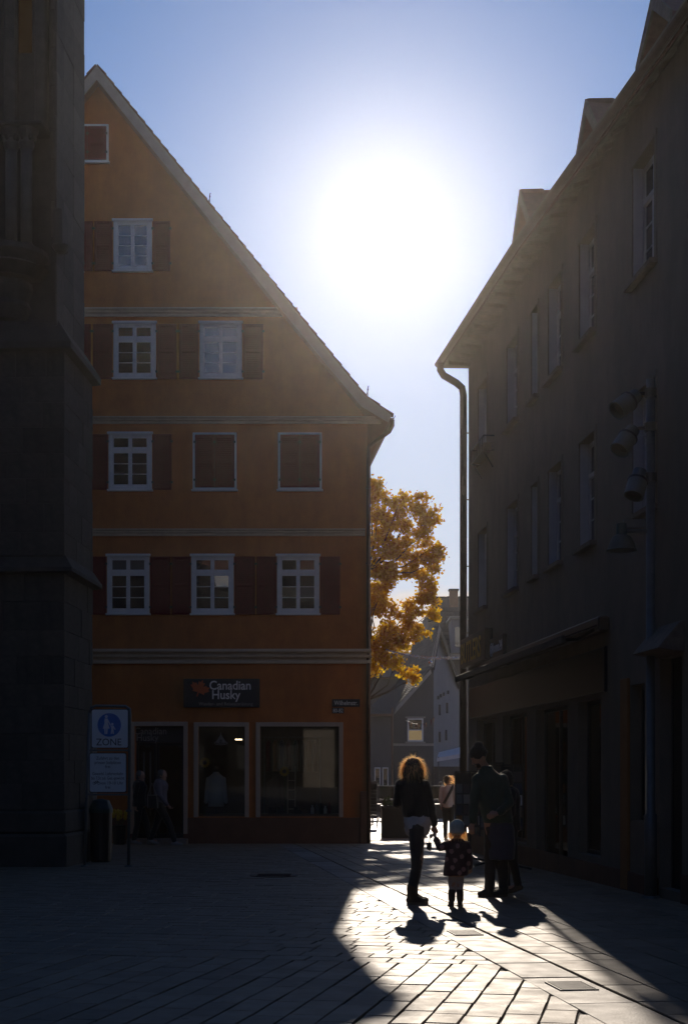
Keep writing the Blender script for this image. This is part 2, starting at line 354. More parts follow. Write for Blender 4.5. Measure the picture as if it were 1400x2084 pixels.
# ------------------------------------------------------------------ lettering
def text(s, size, mt, parent, origin, xa, za, ext=0.004, align='LEFT', name='lettering', bold=0.0, sx=1.0):
    cu = bpy.data.curves.new('t', 'FONT'); cu.body = s; cu.size = size; cu.extrude = ext; cu.align_x = align; cu.offset = bold
    cu.resolution_u = 3
    ob = bpy.data.objects.new('t', cu); C.objects.link(ob)
    dg = bpy.context.evaluated_depsgraph_get(); me = bpy.data.meshes.new_from_object(ob.evaluated_get(dg))
    bpy.data.objects.remove(ob); bpy.data.curves.remove(cu)
    xa = Vector(xa).normalized(); ya = Vector((0, 0, 1)); za = Vector(za).normalized()
    mm = Matrix(((xa.x * sx, ya.x, za.x, 0), (xa.y * sx, ya.y, za.y, 0), (xa.z * sx, ya.z, za.z, 0), (0, 0, 0, 1)))
    o = Vector(origin) - root_org(parent)
    me.transform(Matrix.Translation(o) @ mm)
    me.name = name
    me.materials.clear()
    return link(name, me, mt, parent)

def wall_holes(mb, u0, u1, z0, z1, holes, y0, y1):
    "wall between y0 (outer) and y1 (inner), in local (u, y, z), with rectangular openings"
    us = sorted({u0, u1, *[h[0] for h in holes], *[h[1] for h in holes]}); us = [u for u in us if u0 <= u <= u1]
    zs = sorted({z0, z1, *[h[2] for h in holes], *[h[3] for h in holes]}); zs = [z for z in zs if z0 <= z <= z1]
    def ins(u, z): return any(h[0] < u < h[1] and h[2] < z < h[3] for h in holes)
    for a, b in zip(us, us[1:]):
        for c, d in zip(zs, zs[1:]):
            if ins((a + b) / 2, (c + d) / 2): continue
            mb.face([(a, y0, c), (b, y0, c), (b, y0, d), (a, y0, d)])
            mb.face([(a, y1, d), (b, y1, d), (b, y1, c), (a, y1, c)])
    for a, b, c, d in holes:
        mb.face([(a, y0, c), (a, y1, c), (a, y1, d), (a, y0, d)]); mb.face([(b, y0, d), (b, y1, d), (b, y1, c), (b, y0, c)])
        mb.face([(a, y0, d), (a, y1, d), (b, y1, d), (b, y0, d)]); mb.face([(a, y0, c), (b, y0, c), (b, y1, c), (a, y1, c)])
    mb.face([(u0, y0, z0), (u0, y1, z0), (u0, y1, z1), (u0, y0, z1)]); mb.face([(u1, y0, z1), (u1, y1, z1), (u1, y1, z0), (u1, y0, z0)])
    mb.face([(u0, y0, z1), (u0, y1, z1), (u1, y1, z1), (u1, y0, z1)])
    return mb

# ------------------------------------------------------------------ ground and paving
mb = MB()
def gquad(mb, x0, x1, y0, y1, dz): mb.face([(x0, y0, gz(y0) + dz), (x1, y0, gz(y0) + dz), (x1, y1, gz(y1) + dz), (x0, y1, gz(y1) + dz)])
gquad(mb, -300, 300, -60, 420, -0.016)
ground = mb.build('ground', M['mortar'], recalc=False); tag(ground, kind='structure')
PX0, PX1, PY0, PY1 = -9.0, 7.0, 5.0, 42.0
mb = MB()
gquad(mb, -300, 300, PY1, 420, 0); gquad(mb, -300, PX0, -60, PY1, 0); gquad(mb, PX1, 300, -60, PY1, 0); gquad(mb, PX0, PX1, -60, PY0, 0)
street = mb.build('street', M['street'], recalc=False); tag(street, kind='structure')

def clip(poly, n, c):
    "keep the side n.p <= c"
    out = []
    for k in range(len(poly)):
        a, b = poly[k], poly[(k + 1) % len(poly)]
        da = n[0]*a[0] + n[1]*a[1] - c; db = n[0]*b[0] + n[1]*b[1] - c
        if da <= 0: out.append(a)
        if (da < 0) != (db < 0) and da != db:
            t = da / (da - db); out.append((a[0] + (b[0]-a[0])*t, a[1] + (b[1]-a[1])*t))
    return out
def stone_geo(mb, poly, rr, inset=0.007, depth=0.035):
    "a low bevelled stone; its top is a little tilted and uneven"
    cx = sum(p[0] for p in poly)/len(poly); cy = sum(p[1] for p in poly)/len(poly)
    tx, ty, dz = rr.gauss(0, .0035), rr.gauss(0, .0035), rr.gauss(0, .0013)
    def shrink(d):
        out = []
        for x, y in poly:
            L = math.hypot(x - cx, y - cy) or 1
            k = max(0.3, 1 - 1.35 * d / L); out.append((cx + (x-cx)*k, cy + (y-cy)*k))
        return out
    def top(x, y, z): return (x, y, gz(y) + dz + (x-cx)*tx + (y-cy)*ty + z)
    a = [(x, y, gz(y) - depth) for x, y in poly]
    b = [top(x, y, -inset*.8) for x, y in poly]; c = [top(x, y, 0) for x, y in shrink(inset)]
    ia = [mb.add(p) for p in a]; ib = [mb.add(p) for p in b]; ic = [mb.add(p) for p in c]; n = len(poly)
    for k in range(n):
        j = (k + 1) % n
        mb.f.append([ia[k], ia[j], ib[j], ib[k]]); mb.f.append([ib[k], ib[j], ic[j], ic[k]])
    mb.f.append(ic)
def area(p): return 0.5 * sum(p[k][0]*p[(k+1) % len(p)][1] - p[(k+1) % len(p)][0]*p[k][1] for k in range(len(p)))
def seen(cx, cy):
    if cy < 7.0: return False
    px = 700 + cx / cy * F; py = 1569 + F * (CAMZ - gz(cy)) / cy
    return -30 < px < 1430 and py < 2110
def lay(polys, name, mt, limit=300):
    polys = [p if area(p) > 0 else p[::-1] for p in polys]
    info = []
    for p in polys:
        cx = sum(q[0] for q in p)/len(p); cy = sum(q[1] for q in p)/len(p)
        info.append((0 if seen(cx, cy) else 1, cy, p))
    info.sort(key=lambda t: (t[0], t[1]))
    rest = MB(); rr = random.Random(len(polys))
    for k, (o, cy, p) in enumerate(info):
        if k < limit and o == 0:
            m1 = MB(); stone_geo(m1, p, rr); m1.build(name, mt, ground, recalc=False)
        else: stone_geo(rest, p, rr, 0.006)
    if rest.v: tag(rest.build(name + '_field', mt, ground, recalc=False), kind='stuff')

GS = -0.1185
def xg(y): return 0.748 + GS * (y - 17.64)          # slot drain line
gl_ = math.hypot(1, GS); gd = (GS / gl_, 1 / gl_); gn = (1 / gl_, -GS / gl_)      # along / to the right of the drain
gc = gn[0] * 0.748 + gn[1] * 17.64                     # gn.p = gc on the drain line
ANG = R(11.7); ea = (math.sin(ANG), math.cos(ANG)); eb = (math.cos(ANG), -math.sin(ANG))
A0 = 10.65
def ab(a, b): return (ea[0]*a + eb[0]*b, ea[1]*a + eb[1]*b)
LIM = gc - 0.43
# big slabs in the foreground: long columns with wide sanded joints
polys = []; rr = random.Random(3)
b = -9.0
while b < 6.0:
    wdt = 0.205 + rr.uniform(-.02, .025); a = A0 - 0.008
    while a > 4.5:
        L = rr.choice((0.34, 0.42, 0.48, 0.56, 0.62))
        p = [ab(a - L + .003, b + .0058), ab(a - L + .003, b + wdt - .0058), ab(a - .003, b + wdt - .0058), ab(a - .003, b + .0058)]
        p = [(x_ + rr.uniform(-.0035, .0035), y_ + rr.uniform(-.0035, .0035)) for x_, y_ in p]; p = clip(p, gn, LIM)
        cx = sum(q[0] for q in p)/max(1, len(p))
        if len(p) > 2 and abs(area(p)) > .012 and cx > PX0: polys.append(p)
        a -= L
    b += wdt
lay(polys, 'paving_slab', M['slab'])
# small blocks behind them, running bond
polys = []; row = 0; a = A0
while a < 46:
    da = 0.27
    b = -20 + (row % 2) * 0.16 + rr.uniform(-.02, .02)
    while b < 9:
        wdt = rr.choice((.26, .30, .34, .40))
        p = [ab(a + .003, b + .004), ab(a + .003, b + wdt - .004), ab(a + da - .003, b + wdt - .004), ab(a + da - .003, b + .004)]
        c = ab(a + da/2, b + wdt/2)
        if PX0 < c[0] < PX1 and PY0 < c[1] < PY1:
            p = [(x_ + rr.uniform(-.003, .003), y_ + rr.uniform(-.003, .003)) for x_, y_ in p]; p = clip(p, gn, LIM)
            if len(p) > 2 and abs(area(p)) > .008: polys.append(p)
        b += wdt
    a += da; row += 1
lay(polys, 'paving_block', M['block'])
# plates along the drain
def gp(t, o): return (gd[0]*t + gn[0]*(gc + o), gd[1]*t + gn[1]*(gc + o))
polys = []; t = 3.5
while t < 42:
    L = rr.choice((0.8, 1.0, 1.0, 1.2, 0.6))
    polys.append([gp(t + .004, -.425), gp(t + .004, -.012), gp(t + L - .004, -.012), gp(t + L - .004, -.425)]); t += L
lay(polys, 'gutter_plate', M['gutter'])
# slabs right of the drain
polys = []; o = 0.012; col = 0
while o < 7.2:
    wdt = (0.30, 0.26, 0.34)[col % 3]; t = 3.5 + rr.uniform(0, .5)
    while t < 42:
        L = rr.choice((0.42, 0.5, 0.6, 0.75))
        p = [gp(t + .003, o + .005), gp(t + .003, o + wdt - .005), gp(t + L - .003, o + wdt - .005), gp(t + L - .003, o + .005)]
        c = gp(t + L/2, o + wdt/2)
        if c[0] < PX1 and PY0 < c[1] < PY1: polys.append(p)
        t += L
    o += wdt; col += 1
lay(polys, 'side_slab', M['slab'])
# drain covers set into the gutter plates
for t in (9.05, 12.55, 19.4):
    g = MB()
    x0, y0 = gp(t, -.33); dirg = Vector((gd[0], gd[1], -SLOPE)).normalized(); nr = Vector((gn[0], gn[1], 0)); up = nr.cross(dirg) * -1
    if up.z < 0: up = -up
    o0 = Vector((x0, y0, gz(y0) + .004))
    def T(u, v, z): return o0 + nr*u + dirg*v + up*z
    g.T = T
    g.box((0, 0, -.01), (.26, .014, .003)); g.box((0, .386, -.01), (.26, .40, .003)); g.box((0, .014, -.01), (.012, .386, .003)); g.box((.248, .014, -.01), (.26, .386, .003))
    for k in range(7): g.box((.02, .04 + k*.05, -.01), (.24, .062 + k*.05, .0025))
    g.build('drain_cover', M['barge'], ground)
# round manhole in the shaded square
g = MB(); p = Vector((-1.05, 21.4, gz(21.4) + .004)); g.loft([(p.x, p.y, p.z - .02, .36, .36), (p.x, p.y, p.z + .008, .36, .36)], 28)
for k in range(-3, 4): g.box((p.x - .25, p.y + k*.08 - .015, p.z + .0085), (p.x + .25, p.y + k*.08 + .015, p.z + .013))
g.build('manhole_cover', M['darkmetal'], ground)

# ------------------------------------------------------------------ orange gabled house
HY = 33.9
house = thing('gabled_house', 'tall orange gabled house with dark red shutters and a shop on the ground floor', 'house', (at(197, 1690, HY).x, HY, gz(HY)))
def H(px, py, dy=0.0): p = at(px, py, HY); return (p.x, HY - dy, p.z)
hx = lambda px: at(px, 0, HY).x
hz = lambda py: at(0, py, HY).z
GB = gz(HY) - 0.3
# ground floor with real openings
holes = [(hx(275), hx(374), GB + 0.3 + 0.12, hz(1477)), (hx(403), hx(499), hz(1662), hz(1478)), (hx(529), hx(690), hz(1662), hz(1478)),
         (hx(60), hx(190), hz(1662), hz(1478))]
mb = MB(); wall_holes(mb, hx(-354), hx(748), GB, hz(1320), holes, HY, HY + 0.3)
wall = mb.build('ground_floor_wall', M['orange'], house)
# upper wall: gable polygon, thick
mb = MB()
gp_ = [(-354, 1320), (748, 1320), (748, 858), (732, 834), (600, 674), (197, 172), (-206, 674), (-338, 834), (-354, 858)]
mb.prism([H(*q) for q in gp_], (0, .3, 0))
mb.build('gable_wall', M['orange'], house)
# side and back walls
D = 11.5; dx = -0.0931 * D
mb = MB(); xr = hx(748); xl = hx(-354)
mb.prism([(xr, HY + .3, GB), (xr - .3, HY + .3, GB), (xr - .3, HY + .3, hz(860)), (xr, HY + .3, hz(860))], (dx, D, 0))
mb.prism([(xl, HY + .3, GB), (xl + .3, HY + .3, GB), (xl + .3, HY + .3, hz(860)), (xl, HY + .3, hz(860))], (dx, D, 0))
mb.prism([(q[0] + dx, q[1] + D, q[2]) for q in [H(a, b) for a, b in ((-354, 1710), (748, 1710))] + [H(*q) for q in gp_[2:]]], (0, .3, 0))
mb.build('side_wall', M['orange'], house)
# plinth
mb = MB()
for a, b in ((374, 748.6), (190, 275), (-354, 190)): mb.box((hx(a) + (.001 if a > 0 else 0), HY - .035, GB), (hx(b), HY + .002, hz(1664)))
mb.box((hx(733), HY - .09, GB), (hx(752), HY - .036, hz(1610)))
mb.build('plinth', M['plinth'], house, bevel=.008)
mb = MB(); mb.box((hx(262), HY - .35, GB), (hx(384), HY + .3, GB + .42)); mb.build('door_step', M['gutter'], house, bevel=.01)
# mouldings between the storeys
def moulding(name, y0, y1, a, b, depth):
    m_ = MB(); n = 3; hgt = hz(y0) - hz(y1)
    prof = [(0, 0), (.45, .0), (.5, .06), (.5, .22), (.25, .26), (.25, .36), (.7, .44), (.75, .5), (.75, .58), (.42, .62), (.42, .72), (.95, .8), (1, .86), (1, 1), (0, 1)]
    pts = [(hx(a), HY - .002 - depth*p[0], hz(y1) + hgt*p[1]) for p in prof]
    m_.prism(pts, (hx(b) - hx(a), 0, 0)); return m_.build(name, M['cream'], house)
moulding('moulding', 628, 645, -212, 606, .10)
moulding('moulding', 849, 863, -354, 775, .10)
moulding('moulding', 1077, 1091, -354, 743, .09)
moulding('cornice', 1322, 1351, -354, 755, .22)
# windows and shutters
def pxw(px): return px / F * HY
def window(p0, p1, y0, y1, cols=2, top=1, rows=3, closed=False, pale=()):
    x0, x1, zt, zb = hx(p0), hx(p1), hz(y0), hz(y1)
    fr = .075 if not closed else .05; y = HY
    m_ = MB()
    def ring(a, b, c, d, t, ya, yb):
        m_.box((a, ya, c), (a + t, yb, d)); m_.box((b - t, ya, c), (b, yb, d)); m_.box((a + t, ya, c), (b - t, yb, c + t)); m_.box((a + t, ya, d - t), (b - t, yb, d))
    ring(x0, x1, zb, zt, fr, y - .045, y + .02)
    if not closed: m_.box((x0 - .03, y - .085, zt - .035), (x1 + .03, y - .046, zt + .025))
    wnd = m_.build('window', M['white'], house, bevel=.006)
    s_ = MB(); s_.box((x0 - .03, y - .10, zb - .04), (x1 + .03, y - .003, zb + .004)); s_.build('sill', M['white'], wnd, bevel=.006)
    if closed:
        bk = MB(); bk.box((x0 + fr, y - .006, zb + fr), (x1 - fr, y - .001, zt - fr)); bk.build('window_backing', M['black'], wnd)
        mid = (x0 + x1)/2
        for a, b in ((x0 + fr + .004, mid - .004), (mid + .004, x1 - fr - .004)): shutter(a, b, zb + fr + .004, zt - fr - .004, y - .03, wnd)
        return
    a, b, c, d = x0 + fr + .002, x1 - fr - .002, zb + fr + .002, zt - fr - .002
    c_ = MB(); mid = (a + b)/2
    if top:
        zt2 = c + (d - c)*.70
        c_.box((a, y - .042, zt2), (b, y + .004, zt2 + .055))
        cells = [(a, mid, c, zt2, rows), (mid, b, c, zt2, rows), (a, mid, zt2 + .055, d, 1), (mid, b, zt2 + .055, d, 1)]
    else: cells = [(a, mid, c, d, rows), (mid, b, c, d, rows)]
    panes = []
    for u0, u1, v0, v1, n in cells:
        t = .045
        c_.box((u0, y - .036, v0), (u0 + t, y + .002, v1)); c_.box((u1 - t, y - .036, v0), (u1, y + .002, v1))
        c_.box((u0 + t, y - .036, v0), (u1 - t, y + .002, v0 + t)); c_.box((u0 + t, y - .036, v1 - t), (u1 - t, y + .002, v1))
        h = (v1 - v0 - 2*t) / n
        for k in range(n):
            if k: c_.box((u0 + t, y - .026, v0 + t + k*h - .009), (u1 - t, y + .001, v0 + t + k*h + .009))
            panes.append((u0 + t, u1 - t, v0 + t + k*h + (.009 if k else 0), v0 + t + (k + 1)*h - (.009 if k < n - 1 else 0)))
    c_.build('casement', M['white'], wnd)
    for iq, q in enumerate(panes):
        g = MB(); tl = rnd.gauss(0, .006); tv = rnd.gauss(0, .006)
        yy = y - .012
        g.face([(q[0], yy + tl*(q[1]-q[0]), q[2]), (q[1], yy - tl*(q[1]-q[0]), q[2]), (q[1], yy - tl*(q[1]-q[0]) + tv*.3, q[3]), (q[0], yy + tl*(q[1]-q[0]) + tv*.3, q[3])])
        g.prism([(q[0], yy + .004, q[2]), (q[1], yy + .004, q[2]), (q[1], yy + .004, q[3]), (q[0], yy + .004, q[3])], (0, .004, 0))
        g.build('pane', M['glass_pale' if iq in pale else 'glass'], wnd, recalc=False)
def shutter(x0, x1, zb, zt, y, parent):
    m_ = MB(); t = .06; d = .03
    m_.box((x0, y - d, zb), (x0 + t, y, zt)); m_.box((x1 - t, y - d, zb), (x1, y, zt))
    for v in (zb, zt - t, (zb + zt)/2 - t/2): m_.box((x0 + t, y - d, v), (x1 - t, y, v + t))
    m_.box((x0 + t, y - .014, zb + t), (x1 - t, y - .001, (zb + zt)/2 - t/2)); m_.box((x0 + t, y - .014, (zb + zt)/2 + t/2), (x1 - t, y - .001, zt - t))
    sh = m_.build('shutter', M['shutter'], parent, bevel=.004)
    l_ = MB(); n = int((zt - zb) / .055)
    for k in range(n):
        v = zb + t + k * (zt - zb - 2*t) / n
        if abs(v + .025 - (zb + zt)/2) < t*.8: continue
        l_.prism([(x0 + t, y - .024, v), (x0 + t, y - .016, v + .036), (x0 + t, y - .013, v + .036), (x0 + t, y - .0145, v)], (x1 - x0 - 2*t, 0, 0))
    if parent is house:
        l_.build('louvre', M['shutter'], sh)
    else:
        l_.build('louvre', M['shutter'], parent)
    hgs = MB()
    for v in (zb + .15, zt - .2):
        hgs.box((x1 - .02, y - .045, v), (x1 + .03, y - .031, v + .05)); hgs.box((x0 - .03, y - .045, v), (x0 + .02, y - .031, v + .05))
    tag(hgs.build('hinge', M['black'], sh if parent is house else parent), kind='stuff')
def wshut(p0, p1, y0, y1): shutter(hx(p0), hx(p1), hz(y1), hz(y0), HY - .003, house)
window(137, 222, 254, 331, closed=True)
for a in (92, 232): window(a, a + 78, 449, 552, top=0, rows=4)
for a, b in ((54, 90), (172, 190), (193, 230), (312, 347)): wshut(a, b, 451, 552)
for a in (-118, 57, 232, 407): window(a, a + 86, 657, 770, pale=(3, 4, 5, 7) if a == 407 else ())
for a, b in ((145, 186), (190, 230), (320, 360), (365, 405), (495, 536), (15, 55)): wshut(a, b, 660, 772)
for a in (-120, 50, 222): window(a, a + 88, 882, 997)
for a, b in ((140, 180), (183, 220), (312, 350)): wshut(a, b, 884, 997)
for a in (393, 566): window(a, a + 89, 881, 997, closed=True)
for a in (47, 219, 390, 564): window(a, a + 86, 1130, 1249, pale={219: (6, 7), 564: (4,)}.get(a, ()))  # pale top panes: reflection of a sunlit building painted into the glass colour
for a, b in ((135, 176), (180, 217), (307, 348), (350, 388), (478, 520), (522, 562), (652, 692)): wshut(a, b, 1133, 1251)
# roof
def roofside(sgn, name):
    m = lambda q: (197 + sgn*(q[0] - 197), q[1])
    up = [(197, 133), (607, 640), (742, 806), (797, 845)]; lo = [(197, 158), (600, 660), (736, 824), (790, 856)]
    yf = HY - .45
    P = lambda q, Y=yf: at(q[0], q[1], Y)
    poly = [P(m(q)) for q in up] + [P(m(q)) for q in reversed(lo)]
    for p in poly: p.y = yf + .05
    r_ = MB(); r_.prism(poly, (dx, D + .9, 0)); r_.build('roof', M['tile'], house)
    b_ = MB()
    for k in range(3):
        e = .05
        a, b, c, d = P(m(up[k])), P(m(up[k + 1])), P(m(lo[k + 1])), P(m(lo[k]))
        dn = Vector((0, 0, -.05)); out = Vector((0, -.035 - .004*k, 0))
        a2, b2, c2, d2 = [v.copy() for v in (a, b, c, d)]
        for v in (a2, b2, c2, d2): v.y = yf + .048
        for v in (c2, d2): v.z -= .03
        for v in (a2, b2): v.z += .012
        b_.prism([a2, b2, c2, d2], out)
    b_.build('verge_board', M['barge'], house)
    # tile edges stepping along the verge
    t_ = MB()
    for k in range(3):
        a, b = P(m(up[k])), P(m(up[k + 1])); L = (b - a).length; n = max(1, int(L / .28)); d = (b - a) / n; nn = Vector((-d.z*sgn, 0, d.x*sgn)).normalized()
        if nn.z < 0: nn = -nn
        for j in range(n):
            p = a + d*j; q = p + d*1.05; p.y = q.y = yf - .03
            t_.prism([p + nn*.012, q + nn*.035, q + nn*.055, p + nn*.03], (0, .35, 0))
    tag(t_.build('verge_tiles', M['tile'], house), kind='stuff')
roofside(1, 'roof'); roofside(-1, 'roof')
# gutter along the right eave and its downpipe
e = at(796, 848, HY - .3)
mb = MB(); prof = []
for k in range(9): a = math.pi + math.pi*k/8; prof.append((.075*math.cos(a), .075*math.sin(a)))
prof += [(.065*math.cos(math.pi + math.pi*k/8), .065*math.sin(math.pi + math.pi*k/8)) for k in range(8, -1, -1)]
mb.prism([(e.x + .02 + p[0], HY - .42, e.z + p[1]) for p in prof], (dx, D + .8, 0))
mb.build('gutter', M['copper'], house)
mb = MB()
pp = [(e.x + .03, HY - .2, e.z - .05), (e.x + .03, HY - .2, e.z - .18), (e.x - .04, HY - .18, e.z - .32), (e.x - .36, HY - .1, e.z - .53), (xr + .03, HY - .06, e.z - .66), (xr + .02, HY - .06, e.z - .85), (xr + .02, HY - .06, 4.5), (xr + .02, HY - .06, GB + .3)]
mb.tube(pp, .05, 10); mb.build('downpipe', M['copper'], house, smooth=True)
mb = MB()
for z in (8.2, 6.4, 2.4): mb.loft([(xr + .02, HY - .06, z, .062, .062), (xr + .02, HY - .06, z + .05, .062, .062)], 12)
mb.build('pipe_clamp', M['copper'], house)
for px, py in ((427, 413), (748, 806)):
    mb = MB(); a = at(px, py, HY); mb.tube([a, a + Vector((0, 0, .16)), a + Vector((.02, 0, .24))], .012, 5); mb.tube([a + Vector((-.03, 0, .02)), a + Vector((.02, 0, .17))], .008, 5)
    mb.build('snow_hook', M['darkmetal'], house)
# shop surrounds, panes and interior
def surround(p0, p1, y0, y1, t=8.5, bottom=False):
    m_ = MB(); tt = pxw(t); a, b, zt = hx(p0), hx(p1), hz(y0); zb = hz(y1)
    m_.box((a, HY - .04, zb), (a + tt, HY + .12, zt)); m_.box((b - tt, HY - .04, zb), (b, HY + .12, zt)); m_.box((a + tt, HY - .04, zt - tt), (b - tt, HY + .12, zt))
    return m_.build('shop_window_surround', M['surround'], house, bevel=.006)
surround(266, 382.5, 1469, 1697); surround(395, 507, 1470, 1663); surround(521, 698.5, 1470, 1663); surround(52, 198, 1470, 1663)
for p0, p1 in ((404, 498), (530, 689), (61, 189)):
    m_ = MB(); m_.box((hx(p0), HY + .10, hz(1661.5)), (hx(p1), HY + .108, hz(1479))); m_.build('shop_window_pane', M['clear'], house)
    m_ = MB(); m_.box((hx(p0), HY + .112, hz(1663)), (hx(p1), HY + .9, hz(1657))); m_.build('display_shelf', M['wood'], house)
m_ = MB(); X0, X1 = hx(20), hx(735); zt = hz(1400)
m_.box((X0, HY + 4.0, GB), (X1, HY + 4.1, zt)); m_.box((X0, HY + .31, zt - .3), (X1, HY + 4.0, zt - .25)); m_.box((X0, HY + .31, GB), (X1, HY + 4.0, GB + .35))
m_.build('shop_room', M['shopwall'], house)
# door leaf with long handles and the dark panel with the name above it
m_ = MB(); zt = hz(1512); zb = GB + .43
for a, b in ((276, 316), (318, 373)):
    x0, x1 = hx(a), hx(b)
    m_.box((x0, HY + .20, zb), (x0 + .05, HY + .24, zt)); m_.box((x1 - .05, HY + .20, zb), (x1, HY + .24, zt)); m_.box((x0 + .05, HY + .2, zb), (x1 - .05, HY + .24, zb + .1)); m_.box((x0 + .05, HY + .2, zt - .06), (x1 - .05, HY + .24, zt))
door = m_.build('door', M['darkmetal'], house)
for a, b in ((276, 316), (318, 373)):
    m_ = MB(); m_.box((hx(a) + .052, HY + .216, zb + .102), (hx(b) - .052, HY + .222, zt - .062)); m_.build('pane', M['clear'], door)
for px in (292, 305):
    m_ = MB(); m_.tube([(hx(px), HY + .14, hz(1660)), (hx(px), HY + .14, hz(1530))], .018, 8)
    for v in (1545, 1645): m_.tube([(hx(px), HY + .14, hz(v)), (hx(px), HY + .2, hz(v))], .01, 6)
    m_.build('handle', M['greymetal'], door, smooth=True)
m_ = MB(); m_.box((hx(276), HY + .13, hz(1511)), (hx(373.5), HY + .18, hz(1478))); m_.build('name_panel', M['signblack'], house)
text('Canadian', pxw(20), M['greyletter'], house, (hx(272), HY + .128, hz(1494)), (1, 0, 0), (0, -1, 0), name='name_lettering', sx=.9)
text('Husky', pxw(20), M['greyletter'], house, (hx(276), HY + .128, hz(1507.5)), (1, 0, 0), (0, -1, 0), name='name_lettering', sx=.9)
# wall sign
m_ = MB(); m_.box((hx(375), HY - .13, hz(1440)), (hx(529), HY - .003, hz(1382)))
sg = m_.build('shop_sign', M['signblack'], house, bevel=.01)
text('Canadian', pxw(25.5), M['letter'], sg, (hx(427), HY - .132, hz(1404)), (1, 0, 0), (0, -1, 0), bold=.004, name='lettering', sx=.9)
text('Husky', pxw(25.5), M['letter'], sg, (hx(432), HY - .132, hz(1423)), (1, 0, 0), (0, -1, 0), bold=.004, name='lettering', sx=.9)
text('Wander- und Reiseausrüstung', pxw(9.6), M['greyletter'], sg, (hx(406), HY - .132, hz(1436)), (1, 0, 0), (0, -1, 0), name='lettering', sx=.93)
def leaf_shape(cx, cy, s, rot=0):
    half = [(0, 1.0), (.13, .70), (.30, .78), (.25, .38), (.50, .60), (.56, .48), (.86, .52), (.76, .30), (.92, .18), (.52, -.12), (.58, -.28), (.06, -.22), (.05, -.62)]
    pts = half + [(-x, y) for x, y in reversed(half[1:])]
    c, sn = math.cos(rot), math.sin(rot)
    return [(cx + s*(x*c - y*sn), cy + s*(x*sn + y*c)) for x, y in pts]
m_ = MB(); lc = (hx(407), hz(1405)); m_.prism([(x, HY - .131, z) for x, z in leaf_shape(lc[0], lc[1], pxw(22), R(-20))], (0, -.006, 0)); m_.build('maple_leaf_emblem', M['redleaf'], sg)
# street name and number plates
m_ = MB(); m_.box((hx(676), HY - .03, hz(1438.5)), (hx(732.5), HY - .003, hz(1423))); sp = m_.build('street_name_plate', M['signblack'], house, bevel=.004)
text('Wilhelmstr.', pxw(13.2), M['letter'], sp, (hx(704.2), HY - .032, hz(1435)), (1, 0, 0), (0, -1, 0), align='CENTER', sx=.76)
m_ = MB(); m_.box((hx(676), HY - .02, hz(1452)), (hx(700), HY - .003, hz(1440))); sp = m_.build('number_plate', M['signblack'], house)
text('80-82', pxw(11.5), M['letter'], sp, (hx(688), HY - .022, hz(1450)), (1, 0, 0), (0, -1, 0), align='CENTER', sx=.78)
# emblem on the middle shop window: a three-peaked mark over an oval
m_ = MB(); yy = HY + .098
for pts in (((438, 1511), (449, 1494), (446, 1511)), ((460, 1511), (449, 1494), (452, 1511)), ((446, 1505), (449, 1489), (452, 1505))):
    m_.prism([(hx(a), yy, hz(b)) for a, b in pts], (0, -.003, 0))
def ell2(a, b, k): return (hx(449 + a*math.cos(k)), yy, hz(1512 + b*math.sin(k)))
for k in range(24):
    k0, k1 = 2*math.pi*k/24, 2*math.pi*(k + 1)/24
    m_.prism([ell2(14, 4.2, k0), ell2(14, 4.2, k1), ell2(12.8, 3.2, k1), ell2(12.8, 3.2, k0)], (0, -.003, 0))
m_.build('window_emblem', M['greyletter'], house)
text('VAUDE', pxw(5.6), M['greyletter'], house, (hx(449), yy, hz(1513.9)), (1, 0, 0), (0, -1, 0), align='CENTER', name='window_lettering')

# --- things displayed in the shop
def shop_at(px, py, d): Y = HY + d; return at(px, py, Y)
def torso_dummy(px, ybase, ytop, d, label, coat, wide=.2):
    b = shop_at(px, ybase, d); t = shop_at(px, ytop, d); h = t.z - b.z
    r = thing('shop_dummy', label, 'shop dummy', b)
    m_ = MB(); m_.tube([b, b + Vector((0, 0, h*.35))], .015, 6); m_.loft([(b.x, b.y, b.z, .12, .12), (b.x, b.y, b.z + .02, .12, .12)]); m_.build('stand', M['darkmetal'], r)
    z = lambda k: b.z + h*k
    m_ = MB(); m_.loft([(b.x, b.y, z(.18), wide*.95, .12), (b.x, b.y, z(.35), wide*.9, .12), (b.x, b.y, z(.6), wide, .13), (b.x, b.y, z(.78), wide*.95, .12), (b.x, b.y, z(.86), wide*.4, .07), (b.x, b.y, z(.89), .06, .06)])
    m_.cap((b.x - wide*.9, b.y, z(.74)), (b.x - wide*1.2, b.y - .03, z(.28)), .06, .05); m_.cap((b.x + wide*.9, b.y, z(.74)), (b.x + wide*1.2, b.y - .03, z(.28)), .06, .05)
    m_.build('jacket', coat, r, smooth=True)
    m_ = MB(); m_.ell((b.x, b.y, z(.95)), (.075, .085, h*.06)); m_.build('head', M['shopwall'], r, smooth=True)
torso_dummy(440, 1659, 1560, .28, 'shop dummy in a white jacket in the middle shop window', M['cloth_white'])
torso_dummy(561, 1659, 1570, 1.3, 'shop dummy in a grey brown jacket at the back of the wide shop window', M['soffit'], .17)
